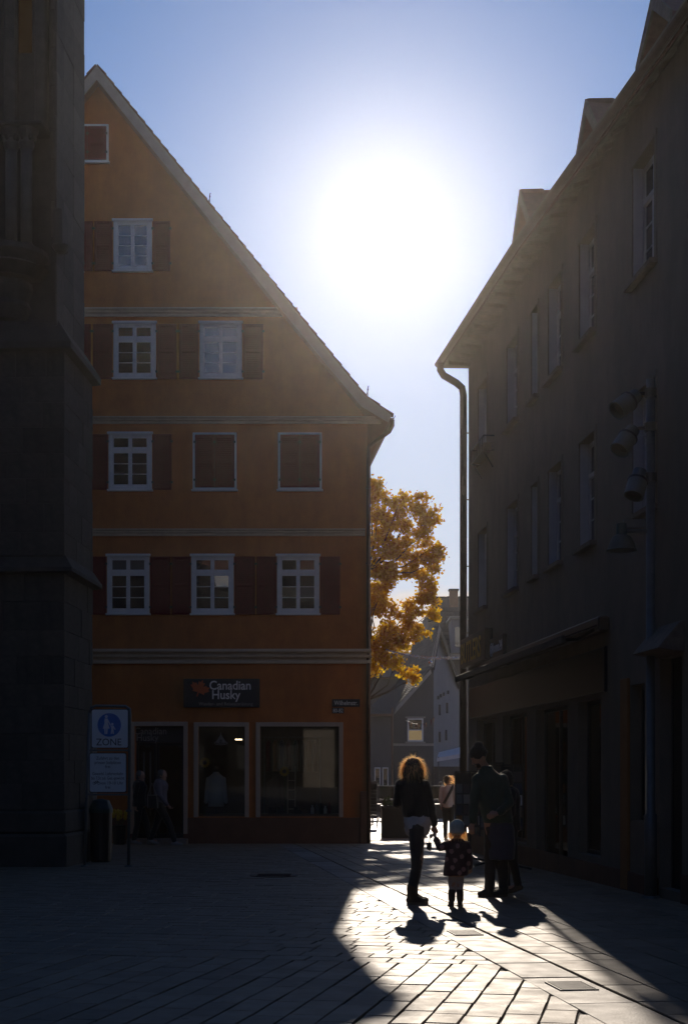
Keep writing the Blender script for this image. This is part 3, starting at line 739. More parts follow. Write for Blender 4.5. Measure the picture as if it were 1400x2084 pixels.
def sunflower(px, py, d, label):
    c = shop_at(px, py, d); r = thing('sunflower', label, 'flower', (c.x, c.y, shop_at(px, 1658, d).z), 'paper sunflowers in the shop windows')
    m_ = MB()
    for k in range(14):
        a = 2*math.pi*k/14; u = Vector((math.cos(a), 0, math.sin(a))); v = Vector((-math.sin(a), 0, math.cos(a)))
        p = c + u*.05; m_.prism([p - v*.02, p + u*.045 - v*.024, p + u*.08, p + u*.045 + v*.024, p + v*.02], (0, -.008, 0))
    m_.build('petals', M['petal'], r)
    m_ = MB(); m_.ell(c, (.055, .02, .055)); m_.build('flower_centre', M['wood'], r, smooth=True)
    m_ = MB(); m_.tube([c + Vector((0, .01, -.04)), c + Vector((.03, .02, -.5)), Vector((c.x, c.y + .02, shop_at(px, 1658, d).z))], .01, 6); m_.build('stem', M['leafgreen'], r)
sunflower(417, 1552, .3, 'yellow sunflower beside the white jacket in the middle shop window')
sunflower(579, 1570, .5, 'yellow sunflower beside the ladder in the wide shop window')
# ladder
b = shop_at(593, 1659, .6); r = thing('ladder', 'small pale display ladder in the wide shop window', 'ladder', b)
m_ = MB()
for s in (-.09, .09): m_.tube([b + Vector((s, 0, 0)), b + Vector((s, .2, 1.25))], .016, 6)
m_.build('rail', M['surround'], r)
for k in range(5):
    m_ = MB(); z = .15 + k*.23; m_.tube([b + Vector((-.09, .2*z/1.25, z)), b + Vector((.09, .2*z/1.25, z))], .014, 6); m_.build('rung', M['surround'], r)
# rail of jackets at the back of the wide window
c = shop_at(590, 1560, 1.0); zf = GB + .36
rl = thing('clothes_rail', 'clothes rail of dark and rust red jackets at the back of the wide shop window', 'clothes rail', (c.x, c.y, zf))
m_ = MB(); m_.tube([(c.x - .62, c.y, zf), (c.x - .62, c.y, c.z + .72), (c.x + .75, c.y, c.z + .72), (c.x + .75, c.y, zf)], .018, 8); m_.build('rail', M['greymetal'], rl, smooth=True)
for k, mt in enumerate(('shutter', 'orangebrown', 'coat_blue', 'shutter', 'jacket_green', 'teal', 'orangebrown', 'coat_dark')):
    x = c.x - .52 + k*.165; z = c.z + .66; y = c.y
    m_ = MB(); m_.loft([(x, y, z - .78, .06, .20), (x, y, z - .45, .055, .20), (x, y, z - .15, .06, .22), (x, y, z - .05, .045, .16), (x, y, z - .01, .02, .05)], 14); m_.cap((x, y - .2, z - .12), (x + .01, y - .26, z - .62), .05, .04, 8); m_.build('jacket', M[mt], rl, smooth=True)
    m_ = MB(); m_.tube([(x, y, z - .03), (x, y, z + .05)], .006, 5); m_.build('hanger', M['greymetal'], rl)
# bottles and boots on the shelf
for k, (px, h, mt) in enumerate(((636, .22, 'signwhite'), (645, .30, 'greymetal'), (653, .26, 'teal'), (662, .2, 'signwhite'), (671, .28, 'shutter'))):
    b = shop_at(px, 1657, .35); m_ = MB(); m_.loft([(b.x, b.y, b.z, .04, .04), (b.x, b.y, b.z + h*.65, .042, .042), (b.x, b.y, b.z + h*.78, .02, .02), (b.x, b.y, b.z + h, .022, .022)], 10)
    tag(m_.build('bottle', M[mt], None, smooth=True), ('white bottle leftmost on the shop window shelf', 'tall grey metal flask on the shop window shelf', 'dark teal bottle between the grey flask and a white one', 'short white bottle right of the teal bottle on the shelf', 'dark red bottle rightmost on the shop window shelf')[k], 'bottle', 'bottles on the shop window shelf')
for k, px in enumerate((550, 568, 602, 616)):
    b = shop_at(px, 1657, .3 + .03*k); m_ = MB(); m_.ell(b + Vector((.05, 0, .05)), (.11, .045, .05)); m_.loft([(b.x, b.y, b.z + .04, .05, .045), (b.x, b.y, b.z + .17, .048, .045)], 10)
    tag(m_.build('hiking_boot', M[('boot', 'hairbrown', 'boot', 'wood')[k]], None, smooth=True), ('brown hiking boot leftmost in the wide shop window', 'darker hiking boot left of the display ladder', 'brown hiking boot right of the display ladder', 'tan hiking boot rightmost beside the bottles')[k], 'boot', 'hiking boots on the shop window floor')
# lit spot lamp in the middle window
c = shop_at(486, 1505, .5); r = thing('spot_lamp', 'small lit spot lamp at the top of the middle shop window', 'lamp', c)
m_ = MB(); m_.cap(c + Vector((0, 0, .03)), c + Vector((0, 0, .30)), .012, .012); m_.box((c.x - .09, c.y - .03, c.z + .012), (c.x + .09, c.y + .03, c.z + .03)); m_.build('bracket', M['darkmetal'], r)
m_ = MB(); m_.box((c.x - .08, c.y - .025, c.z - .012), (c.x + .08, c.y + .025, c.z + .011)); m_.build('bulb', M['lamp'], r)
# small lit fittings above the door
for px, py in ((298, 1519), (364, 1519)):
    m_ = MB(); m_.box((hx(px) - .05, HY + .24, hz(py) - .02), (hx(px) + .05, HY + .28, hz(py) + .02)); m_.build('door_closer', M['greymetal'], house)

# ------------------------------------------------------------------ church at the left edge
CY = 23.9; CX = -4.62
church = thing('church', 'dark sandstone Gothic church with stepped buttress and corbels at the left edge', 'church', (CX, CY, gz(CY)))
cz = lambda py, Y=CY: at(0, py, Y).z
cxp = lambda px, Y=CY: at(px, 0, Y).x
m_ = MB()
CB = gz(CY) - .3
m_.box((-22, CY + .9, CB), (-9.5, 31, 16.2))                       # body of the church
m_.box((-30, -25, gz(-25) - 1), (-10.5, CY + .8, 16.5))                # nave mass out of view, added to block sky at the left
m_.box((-12, CY + .03, CB), (CX - .03, CY + 2.2, cz(690)))            # lower stage of the buttress
m_.box((-12, CY + .45, cz(690)), (CX - .16, CY + 2.0, cz(520)))
m_.box((cxp(122), CY + .03, cz(690)), (CX - .14, CY + 2.0, 16.0))       # slender upper stage
m_.box((-12, CY + .75, cz(520)), (cxp(122), CY + 1.4, 16.0))
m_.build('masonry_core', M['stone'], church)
# ashlar blocks proud of the core
blk = MB(); blk.box((-.5, -.5, -.5), (.5, .5, .5))
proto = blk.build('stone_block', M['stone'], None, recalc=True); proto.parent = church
bm = bmesh.new(); bm.from_mesh(proto.data); bmesh.ops.bevel(bm, geom=bm.edges[:], offset=.018, segments=1, affect='EDGES'); bm.to_mesh(proto.data); bm.free()
first = [True]; rr = random.Random(5)
def block(x0, x1, y0, y1, z0, z1):
    if first[0]: o = proto; first[0] = False
    else: o = proto.copy(); C.objects.link(o); o.parent = church
    o.location = Vector(((x0 + x1)/2, (y0 + y1)/2, (z0 + z1)/2)) - ORG[church.name]
    o.scale = (x1 - x0, y1 - y0, z1 - z0)
def courses(z0, z1, xfront, xside, yfront, ylen, h=.44, front_only_to=None):
    z = z0; row = 0
    while z < z1 - .05:
        hh = min(h*rr.uniform(.85, 1.12), z1 - z)
        if z1 - z - hh < .12: hh = z1 - z
        pr = rr.uniform(0, .014)
        cl = rr.uniform(.30, .38) if row % 2 else rr.uniform(.62, .75)    # corner block wraps both faces
        sd = .72 if row % 2 else .34
        block(xside - cl + .004, xside + pr, yfront - pr, yfront + sd, z + .004, z + hh - .004)
        x = xside - cl
        while x > xfront:
            L = rr.uniform(.45, .85); x2 = max(x - L, xfront - .3); p2 = rr.uniform(0, .014)
            block(x2 + .004, x - .004, yfront - p2, yfront + .25, z + .004, z + hh - .004); x = x2
        y = yfront + sd
        while y < yfront + ylen - .05:
            L = rr.uniform(.5, .8); y2 = min(y + L, yfront + ylen); p2 = rr.uniform(0, .014)
            block(xside - .25, xside + p2, y + .004, y2 - .004, z + .004, z + hh - .004); y = y2
        z += hh; row += 1
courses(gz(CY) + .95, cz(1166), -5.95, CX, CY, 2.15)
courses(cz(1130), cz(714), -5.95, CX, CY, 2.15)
z = cz(662)
while z < 15.6:
    h_ = rr.uniform(.5, .75); p_ = rr.uniform(0, .012)
    block(cxp(121), CX - .125 + p_, CY - p_, CY + .5, z + .004, z + h_ - .004)
    for a_, b_ in ((.5, 1.2), (1.2, 2.05)): block(CX - .35, CX - .125 + rr.uniform(0, .012), CY + a_ + .004, CY + b_ - .004, z + .004, z + h_ - .004)
    z += h_
# sloping set-offs / drip mouldings round front and side
def drip(zb, zt, ov, xin, yb):
    zm = zb + (zt - zb)*.25
    o0 = [(-12, CY - ov), (CX + ov, CY - ov), (CX + ov, CY + yb + .05)]; o1 = [(-12, CY + .1), (xin, CY + .1), (xin, CY + yb + .05)]
    m_ = MB()
    def seg(a, b, c, d):
        # a,b outer line, c,d inner line
        for z0, z1, po, pi in ((zb, zm, 1, 1),):
            m_.face([(a[0], a[1], zb + .03), (b[0], b[1], zb + .03), (b[0], b[1], zm), (a[0], a[1], zm)])
        m_.face([(a[0], a[1], zm), (b[0], b[1], zm), (d[0], d[1], zt), (c[0], c[1], zt)])
        m_.face([(c[0], c[1], zb), (d[0], d[1], zb), (b[0], b[1], zb + .03), (a[0], a[1], zb + .03)])
    for k in range(2): seg(o0[k], o0[k + 1], o1[k], o1[k + 1])
    b, d = o0[2], o1[2]; m_.face([(b[0], b[1], zb + .03), (d[0], d[1], zb), (d[0], d[1], zt), (b[0], b[1], zm)])
    return m_.build('string_course', M['stone'], church, recalc=False)
drip(cz(1168), cz(1122), .17, CX - .03, 2.15)
drip(cz(716), cz(648), .15, CX - .12, 2.15)
# base mouldings
m_ = MB(); m_.box((-12, CY - .10, CB), (CX + .06, CY + 2.2, gz(CY) + .55)); m_.box((-12, CY - .05, gz(CY) + .55), (CX + .03, CY + 2.2, gz(CY) + .94)); m_.build('base_course', M['stone'], church, bevel=.04)
# corbels and colonnettes of the niche
def corbel(px, py0, py1, r0, r1, name='corbel'):
    c = at(px, 0, CY + .45); m_ = MB(); za, zb = cz(py1), cz(py0); secs = []
    for k, f in enumerate((0, .35, .5, .8, 1.0)):
        r = (r1*1.0, r1*1.25, r0*.85, r0, r0*.97)[k]; secs.append((c.x, c.y, za + (zb - za)*f, r, r))
    m_.loft(secs, 20); return m_.build(name, M['stone'], church, smooth=False)
corbel(20, 496, 556, .72, .60); corbel(14, 560, 640, .50, .38); corbel(10, 642, 700, .30, .12)
for px in (29, 60):
    c = at(px, 0, CY + .38); m_ = MB()
    m_.loft([(c.x, c.y, cz(480), .10, .10), (c.x, c.y, cz(280), .10, .10)], 14); m_.build('colonnette', M['stone_light'], church, smooth=True)
    m_ = MB(); m_.loft([(c.x, c.y, cz(284), .11, .11), (c.x, c.y, cz(272), .14, .14), (c.x, c.y, cz(262), .12, .12), (c.x, c.y, cz(248), .20, .20), (c.x, c.y, cz(243), .21, .21)], 14); m_.build('capital', M['stone_light'], church)
    for k in range(7):
        a = k*2*math.pi/7; m_ = MB(); m_.ell((c.x + .15*math.cos(a), c.y + .15*math.sin(a), cz(262)), (.035, .035, .06), 7, 5); 
        m_.build('capital_leaf', M['stone'], church, smooth=True)
    m_ = MB(); m_.loft([(c.x, c.y, cz(498), .17, .17), (c.x, c.y, cz(488), .16, .16), (c.x, c.y, cz(478), .11, .11)], 14); m_.build('column_base', M['stone'], church)
m_ = MB(); m_.box((cxp(-20), CY + .15, cz(243)), (cxp(88), CY + .75, cz(234))); m_.build('abacus', M['stone'], church, bevel=.02)
m_ = MB(); m_.box((cxp(-5), CY + .55, cz(230)), (cxp(22), CY + .9, 15.5)); m_.box((cxp(60), CY + .55, cz(230)), (cxp(86), CY + .9, 15.5)); m_.build('window_jamb', M['stone'], church, bevel=.03)
m_ = MB(); m_.box((cxp(23), CY + .70, cz(60)), (cxp(50), CY + .74, 15.2)); m_.build('lancet_glass', M['amber'], church)
m_ = MB(); m_.box((cxp(118), CY - .05, cz(500)), (CX - .02, CY + .4, cz(424))); m_.loft([(cxp(132), CY + .02, cz(514), .08, .08), (cxp(132), CY + .02, cz(498), .16, .14)]); m_.build('pier_block', M['stone'], church, bevel=.02)

church.rotation_euler.z = -R(2.6); church.location.x -= .07

# ------------------------------------------------------------------ brown building on the right
BX, BY = 2.61, 29.9
bd = Vector((-0.0931, 1, 0)); bl = bd.length
bn = Vector((-1, -0.0931, 0)).normalized()          # towards the street
def W(Y, o, z):
    "point on the street wall at depth Y, o metres in front of it"
    p = Vector((BX + 0.0931*(BY - Y), Y, 0)) + bn*o; return (p.x, p.y, z)
def WB(u, y, z): return W(u, -y, z)                  # local (u, inward, z)
bld = thing('shop_building', 'long dark brown plastered building with dormers and a shop along the right', 'building', W(BY, 0, gz(BY)))
kz = lambda k: CAMZ + 5.40*k
WT = CAMZ + 8.53
U0 = -12.0
wins = []
for u0, u1, nar in ((27.9, 28.8, 0), (25.1, 26.0, 0), (23.55, 24.0, 1), (21.96, 22.80, 0), (20.05, 20.88, 0), (17.34, 18.25, 0), (14.9, 15.8, 0), (12.2, 13.1, 0)):
    for zb, zt in ((kz(.600), kz(.886)), (kz(1.152), kz(1.428))): wins.append((u0, u1, zb, zt, nar))
FH = CAMZ + 1.02; FZ = CAMZ + 1.75
shops = [(27.1, 29.0, .35, FH), (24.4, 26.4, .35, FH), (21.6, 23.7, .02, FH), (19.75, 21.0, .35, FH)]
gOf = lambda u: gz(u)
low = [(a, b, gOf(a) + c, d) for a, b, c, d in shops] + [(17.75, 18.35, gOf(18) + .9, CAMZ + 1.1), (16.35, 17.15, gOf(17) + .12, CAMZ + 1.35), (12.5, 14.8, gOf(13) + .4, CAMZ + 1.3)]
mb = MB(WB); wall_holes(mb, U0, BY, gz(BY) - .3, WT, [w_[:4] for w_ in wins] + low, 0, .32)
mb.build('street_wall', M['brownwall'], bld)
mb = MB(WB); mb.box((BY - .3, .33, gz(BY) - .3), (BY - .001, 9, WT)); 
mb.prism([(BY - .3, .33, WT), (BY - .3, 9, WT), (BY - .3, 9, WT + 4), (BY - .3, 5, WT + 5.2)], (.299, 0, 0)); mb.build('end_wall', M['brownwall'], bld)
# windows in their reveals
def bwindow(u0, u1, zb, zt, nar):
    m_ = MB(WB); t = .07; y0, y1 = .13, .19
    m_.box((u0, y0, zb), (u0 + t, y1, zt)); m_.box((u1 - t, y0, zb), (u1, y1, zt)); m_.box((u0 + t, y0, zb), (u1 - t, y1, zb + t)); m_.box((u0 + t, y0, zt - t), (u1 - t, y1, zt))
    zc = zb + (zt - zb)*.68
    m_.box((u0 + t, y0 - .02, zc - .035), (u1 - t, y1, zc + .035))
    mid = (u0 + u1)/2
    if not nar: m_.box((mid - .04, y0 - .01, zb + t), (mid + .04, y1, zc - .036)); m_.box((mid - .03, y0, zc + .036), (mid + .03, y1, zt - t))
    wd = m_.build('window', M['jamb'], bld, bevel=.006)
    l_ = MB(WB)
    l_.box((u1 + .001, -.015, zb), (u1 + .09, .005, zt)); l_.box((u0 - .09, -.015, zb), (u0 - .001, .005, zt)); l_.box((u0 - .09, -.02, zt + .001), (u1 + .09, .005, zt + .08))
    l_.build('window_surround', M['brownwall'], wd, bevel=.004); l_ = MB(WB)
    l_.box((u1 - .012, .005, zb), (u1 - .0005, .128, zt)); l_.build('jamb_lining', M['jamb'], wd, bevel=.003)
    l_ = MB(WB); l_.box((u0 + .0005, .005, zb), (u0 + .012, .128, zt)); l_.build('jamb_lining', M['jamb'], wd, bevel=.003)
    s_ = MB(WB); s_.box((u0 - .10, -.10, zb - .07), (u1 + .10, .12, zb - .001)); s_.build('sill', M['soffit'], wd, bevel=.008)
    cells = [(u0 + t, u1 - t)] if nar else [(u0 + t, mid - .04), (mid + .04, u1 - t)]
    for a, b in cells:
        for c, d in ((zb + t, zc - .036), (zc + .036, zt - t)):
            g = MB(WB); g.box((a, .155, c), (b, .163, d)); g.build('pane', M['glass'], wd)
    for a, b in cells:
        q = MB(WB)
        for f in (.36, .69): z = zb + t + (zc - .036 - zb - t)*f; q.box((a, .145, z - .012), (b, .154, z + .012))
        tag(q.build('glazing_bar', M['jamb'], wd), kind='stuff')
for w_ in wins: bwindow(*w_)
# ground floor: piers are the wall itself; panes, frames and the dark room behind
for k, (a, b, zb, zt) in enumerate(low):
    m_ = MB(WB); t = .06
    m_.box((a, .14, zb), (a + t, .2, zt)); m_.box((b - t, .14, zb), (b, .2, zt)); m_.box((a + t, .14, zt - t), (b - t, .2, zt)); m_.box((a + t, .14, zb), (b - t, .2, zb + t))
    if b - a > 1.5: m_.box(((a + b)/2 - .03, .14, zb + t), ((a + b)/2 + .03, .2, zt - t))
    if k == 5: m_.box((a + t, .15, zb + t), (b - t, .19, zt - t))
    f_ = m_.build('door' if k == 5 else 'shop_window', M['black'], bld, bevel=.005)
    if k != 5:
        g = MB(WB); g.box((a + t, .165, zb + t), (b - t, .172, zt - t)); g.build('pane', M['clear'], f_)
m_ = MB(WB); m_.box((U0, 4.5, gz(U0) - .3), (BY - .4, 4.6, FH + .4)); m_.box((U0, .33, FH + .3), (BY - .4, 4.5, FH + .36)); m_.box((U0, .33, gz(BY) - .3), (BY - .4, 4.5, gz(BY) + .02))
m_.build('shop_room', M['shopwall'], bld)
for (a, b, z0, z1, y, mt, nm) in ((28.0, 28.7, 1.2, 2.35, .5, 'orangebrown', 'panel'), (20.05, 20.45, .9, 2.45, .24, 'pale', 'panel'), (25.0, 25.5, 1.1, 2.0, .8, 'soffit', 'panel')):
    m_ = MB(WB); m_.box((a, y, z0), (b, y + .04, z1)); m_.build('display_panel', M[mt], bld)
for u, z in ((25.1, 2.33), (22.1, 2.30)):
    m_ = MB(WB); m_.box((u, .4, z - .1), (u + .3, .43, z + .04)); m_.build('lit_price_card', M['pale'], bld)
# door hood and pilaster strip
m_ = MB(WB); 
m_.prism([(16.25, 0, CAMZ + 1.36), (16.25, -.32, CAMZ + 1.40), (16.25, -.05, CAMZ + 1.72), (16.25, 0, CAMZ + 1.72)], (1.0, 0, 0)); m_.build('door_hood', M['soffit'], bld, bevel=.01)
m_ = MB(WB); m_.box((18.36, -.045, gz(18)), (18.68, -.001, CAMZ + 1.2)); m_.build('pilaster', M['orangebrown'], bld, bevel=.01)
m_ = MB(WB)
for a, b in ((8, 12.5), (14.8, 16.3), (17.2, 29.88)): m_.box((a, -.04, gz(BY) - .3), (b, -.001, gz((a + b)/2) + .33 if a != 17.2 else gz(21) + .28))
m_.build('plinth', M['plinth'], bld, bevel=.01)
# awning cassette with front bar, dark fascia under it
m_ = MB(WB); m_.box((19.3, -.16, CAMZ + 1.90), (27.7, -.002, CAMZ + 2.10)); aw = m_.build('awning', M['black'], bld, bevel=.02)
m_ = MB(WB); m_.prism([(19.35, -.165, CAMZ + 1.99), (19.35, -.62, CAMZ + 1.82), (19.35, -.62, CAMZ + 1.80), (19.35, -.165, CAMZ + 1.965)], (8.3, 0, 0)); m_.build('awning_cloth', M['darkcloth'], aw)
m_ = MB(WB); m_.box((19.32, -.66, CAMZ + 1.72), (27.75, -.60, CAMZ + 1.84)); m_.build('front_bar', M['darkcloth'], aw, bevel=.015)
for u in (19.5, 24.0, 27.6):
    m_ = MB(WB); m_.tube([(u, -.16, CAMZ + 1.93), (u + .02, -.4, CAMZ + 1.80), (u, -.63, CAMZ + 1.78)], .025, 6); m_.build('awning_arm', M['darkmetal'], aw)
m_ = MB(WB); m_.box((19.4, -.05, FH + .06), (29.6, -.003, CAMZ + 1.70)); m_.build('fascia', M['black'], bld, bevel=.01)
# shop signs
xa = (-bd).normalized(); za = bn
m_ = MB(WB); m_.box((27.3, -.16, kz(.396)), (30.0, -.003, kz(.508))); sg = m_.build('shop_sign', M['signblack'], bld, bevel=.01)
text('BUTLERS', .58, M['yellow'], sg, W(29.92, .163, kz(.396) + .1), xa, za, bold=.006, sx=.98)
m_ = MB(WB); m_.box((26.0, -.08, kz(.39)), (27.25, -.003, kz(.465))); sg = m_.build('shop_sign', M['signblack'], bld, bevel=.01)
text('@home24', .27, M['letter'], sg, W(27.2, .083, kz(.39) + .12), xa, za, bold=.003, sx=.98)
# iron window box
m_ = MB(WB); z0 = kz(1.152) - .12
for z in (z0, z0 + .28):
    m_.tube([(27.1, -.02, z), (27.1, -.22, z), (28.4, -.22, z), (28.4, -.02, z)], .014, 5)
for k in range(9): u = 27.1 + k*1.3/8; m_.tube([(u, -.22, z0), (u, -.22, z0 + .28)], .009, 5)
m_.tube([(27.2, -.02, z0 - .3), (27.2, -.2, z0)], .014, 5); m_.tube([(28.3, -.02, z0 - .3), (28.3, -.2, z0)], .014, 5)
m_.box((27.2, -.2, z0 + .01), (28.3, -.05, z0 + .17)); m_.build('window_box', M['darkmetal'], bld)
# eaves and roof: overhang and height drift along the old building
eav = [(30.25, .52, CAMZ + 8.57), (27.0, .44, CAMZ + 8.56), (23.3, .355, CAMZ + 8.55), (20.0, .27, CAMZ + 8.42), (16.7, .19, CAMZ + 8.29), (12, .12, CAMZ + 8.12), (-12.2, .1, CAMZ + 8.0)]
PIT = R(46)
def roof_at(u, inward):
    "height of the roof surface"
    for a, b in zip(eav, eav[1:]):
        if b[0] <= u <= a[0]:
            t = (a[0] - u)/(a[0] - b[0]); o = a[1] + (b[1]-a[1])*t; z = a[2] + (b[2]-a[2])*t
            return o, z, z + .10 + (inward + o)*math.tan(PIT)
    return eav[0][1], eav[0][2], eav[0][2] + .1 + (inward + eav[0][1])*math.tan(PIT)
m_ = MB(WB)
for a, b in zip(eav, eav[1:]):
    # roof slab
    def cs(e): 
        o, z = e[1], e[2]; return [(e[0], -o, z + .10), (e[0], 5.0, z + .10 + (5 + o)*math.tan(PIT)), (e[0], 5.0, z - .05 + (5 + o)*math.tan(PIT)), (e[0], -o, z - .02)]
    m_.rings([cs(a), cs(b)])
m_.build('roof', M['tile'], bld)
m_ = MB(WB)
for a, b in zip(eav, eav[1:]): m_.rings([[(e[0], -e[1] + .03, e[2] - .03), (e[0], .31, WT + .02), (e[0], .31, WT + .06), (e[0], -e[1] + .03, e[2] - .005)] for e in (a, b)])
m_.build('soffit', M['soffit'], bld)
for k in range(24):
    u = 29.75 - k*.62; o, z, _ = roof_at(u, 0)
    m_ = MB(WB); m_.prism([(u - .05, -o + .06, z - .10), (u + .05, -o + .06, z - .10), (u + .05, -o + .06, z - .035), (u - .05, -o + .06, z - .035)], (0, o + .0, WT - z - .0)); m_.build('rafter_end', M['soffit'], bld)
m_ = MB(WB)
t_ = MB(WB)
for k in range(86):      # eave tiles
    u = 30.2 - k*.25; o, z, _ = roof_at(u, 0); h = rnd.uniform(-.008, .012)
    t_.prism([(u, -o - .06, z + .06 + h), (u - .235, -o - .06, z + .06 + h), (u - .235, -o + .4, z + .10 + .46*math.tan(PIT)), (u, -o + .4, z + .10 + .46*math.tan(PIT))], (0, 0, .035))
tag(t_.build('eave_tiles', M['tile'], bld), kind='stuff')
prof = [(.075*math.cos(math.pi + math.pi*k/8), .075*math.sin(math.pi + math.pi*k/8)) for k in range(9)] + [(.063*math.cos(math.pi + math.pi*k/8), .063*math.sin(math.pi + math.pi*k/8)) for k in range(8, -1, -1)]
m_.rings([[(e[0], -e[1] - .07 + p[0], e[2] + .05 + p[1]) for p in prof] for e in eav]); m_.build('gutter', M['copper'], bld)
m_ = MB(WB); e = eav[0]; q = 29.95
m_.tube([(q, -e[1] - .07, e[2] + .02), (q, -e[1] - .07, e[2] - .16), (q, -e[1] - .0, e[2] - .27), (q, -.25, e[2] - .42), (q, -.13, e[2] - .52), (q, -.10, e[2] - .68), (q, -.10, 3.2), (q, -.10, gz(q) + .02)], .075, 10); m_.build('downpipe', M['copper'], bld, smooth=True)
for z in (8.6, 7.2, 5.8, 4.4):
    c = Vector(W(q, .10, z)); m_ = MB(); m_.loft([(c.x, c.y, z, .076, .076), (c.x, c.y, z + .05, .076, .076)], 12); m_.tube([c, c + Vector((.12, 0, 0))], .012, 5); m_.build('pipe_clamp', M['copper'], bld)
# dormers
def dormer(uc, hpk, hev, hw=.56, yf=.20):
    zp, ze = CAMZ + hpk, CAMZ + hev
    _, _, zr = roof_at(uc, yf); inn = 3.2
    m_ = MB(WB); m_.prism([(uc - hw + .12, yf, zr - .5), (uc + hw - .12, yf, zr - .5), (uc + hw - .12, yf, ze), (uc, yf, zp - .1), (uc - hw + .12, yf, ze)], (0, inn, 0))
    dm = m_.build('dormer', M['greywall'], bld)
    for sgn in (-1, 1):
        r_ = MB(WB); a = (uc, zp); b = (uc + sgn*(hw + .10), ze - .10)
        r_.prism([(a[0], yf - .22, a[1]), (b[0], yf - .22, b[1]), (b[0], yf - .22, b[1] - .09), (a[0], yf - .22, a[1] - .12)], (0, inn + .22, 0)); r_.build('roof', M['tile'], dm)
        v_ = MB(WB); v_.prism([(a[0], yf - .25, a[1] + .02), (b[0] + sgn*.02, yf - .25, b[1]), (b[0] + sgn*.02, yf - .25, b[1] - .16), (a[0], yf - .25, a[1] - .2)], (0, .028, 0)); v_.build('verge_board', M['soffit'], dm)
    t_ = MB(WB)
    for k in range(8): t_.cap((uc, yf - .20 + k*.42, zp - .02), (uc, yf + .14 + k*.42, zp - .01), .05, .06, 8)
    t_.build('ridge_tiles', M['tile'], dm, smooth=True)
    w_ = MB(WB); w_.box((uc - .30, yf - .03, zr - .1), (uc + .30, yf - .002, ze + .02)); w_.build('window', M['jamb'], dm, bevel=.01)
    w_ = MB(WB); w_.box((uc - .24, yf - .036, zr - .03), (uc + .24, yf - .0301, ze - .05)); w_.build('pane', M['glass'], dm)
dormer(24.75, 10.08, 9.42); dormer(20.4, 9.60, 8.98); dormer(17.3, 9.44, 8.98); dormer(13.5, 9.3, 8.85)

# ------------------------------------------------------------------ unseen town house, added behind the camera for the panes to mirror
th = thing('reflection_house', 'unseen dark house added across the square for the panes of the orange house to mirror', 'house', (-2, -28, gz(-24)))
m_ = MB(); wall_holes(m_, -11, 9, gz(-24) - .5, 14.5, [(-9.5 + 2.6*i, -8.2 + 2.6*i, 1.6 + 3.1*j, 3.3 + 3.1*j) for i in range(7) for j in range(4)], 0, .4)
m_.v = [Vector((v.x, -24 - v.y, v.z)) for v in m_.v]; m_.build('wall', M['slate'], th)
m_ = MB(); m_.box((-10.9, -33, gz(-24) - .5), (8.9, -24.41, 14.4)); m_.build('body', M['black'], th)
for z_ in range(8):  # pale bay added out of view, for a bright reflection in the shop window
    m_ = MB(); m_.box((-2.6, -23.98, -.4 + z_*.57), (-.62, -23.5, .15 + z_*.57)); m_.build('reflection_bay', M['pale'], th, bevel=.02)
m_ = MB(); m_.prism([(-11.3, -23.6, 14.4), (-11.3, -33.4, 14.4), (-11.3, -28.5, 20.5)], (20.6, 0, 0)); m_.build('roof', M['tile'], th)

# ------------------------------------------------------------------ golden tree behind the orange house
TY = 47.0
tb = at(741, 0, TY); TB = Vector((tb.x, TY, gz(TY)))
tree = thing('maple_tree', 'golden autumn maple tree glowing in the sun behind the orange house', 'tree', TB)
rr = random.Random(11)
m_ = MB()
trunk = [TB + Vector((0, 0, -.2)), TB + Vector((.02, 0, 1.2)), TB + Vector((-.05, .1, 2.6)), TB + Vector((.06, 0, 4.2)), TB + Vector((.15, .1, 6.2)), TB + Vector((.1, .1, 8.4)), TB + Vector((-.1, .2, 10.6))]
m_.tube(trunk, [.24, .19, .17, .15, .12, .08, .03], 10)
clumps = []   # px, py, Y offset, radius x/z px, radius y metres
for q in ((770, 1030, 0, 30, 36, .9), (745, 1000, .5, 24, 36, .7), (812, 1032, -.4, 38, 26, .8), (850, 1024, .2, 32, 22, .7), (880, 1052, .3, 21, 20, .5),
          (842, 1062, 0, 38, 28, .9), (800, 1085, .6, 42, 34, 1.0), (856, 1088, -.3, 22, 18, .6), (775, 1130, 0, 38, 36, 1.0), (832, 1122, .3, 38, 26, .8),
          (876, 1125, -.2, 26, 26, .6), (890, 1148, 0, 17, 22, .5), (850, 1160, .4, 40, 26, .8), (790, 1175, -.5, 32, 30, .9), (765, 1222, 0, 26, 34, .9), (872, 1188, .2, 20, 22, .5),
          (866, 1228, 0, 24, 24, .6), (829, 1250, -.3, 38, 24, .7), (877, 1252, .2, 15, 16, .4), (795, 1290, 0, 42, 28, .8), (843, 1287, .3, 28, 18, .6), (770, 1315, -.2, 30, 24, .7),
          (812, 1310, .1, 28, 16, .5), (780, 1342, -.6, 28, 14, .4), (805, 1352, -.7, 24, 13, .4), (829, 1370, -.8, 20, 13, .35), (843, 1380, -.8, 10, 9, .25), (763, 1362, -.5, 14, 12, .3)):
    c = at(q[0], q[1], TY + q[2]); clumps.append((c, Vector((q[3]/F*TY, q[5], q[4]/F*TY)), 1.0))
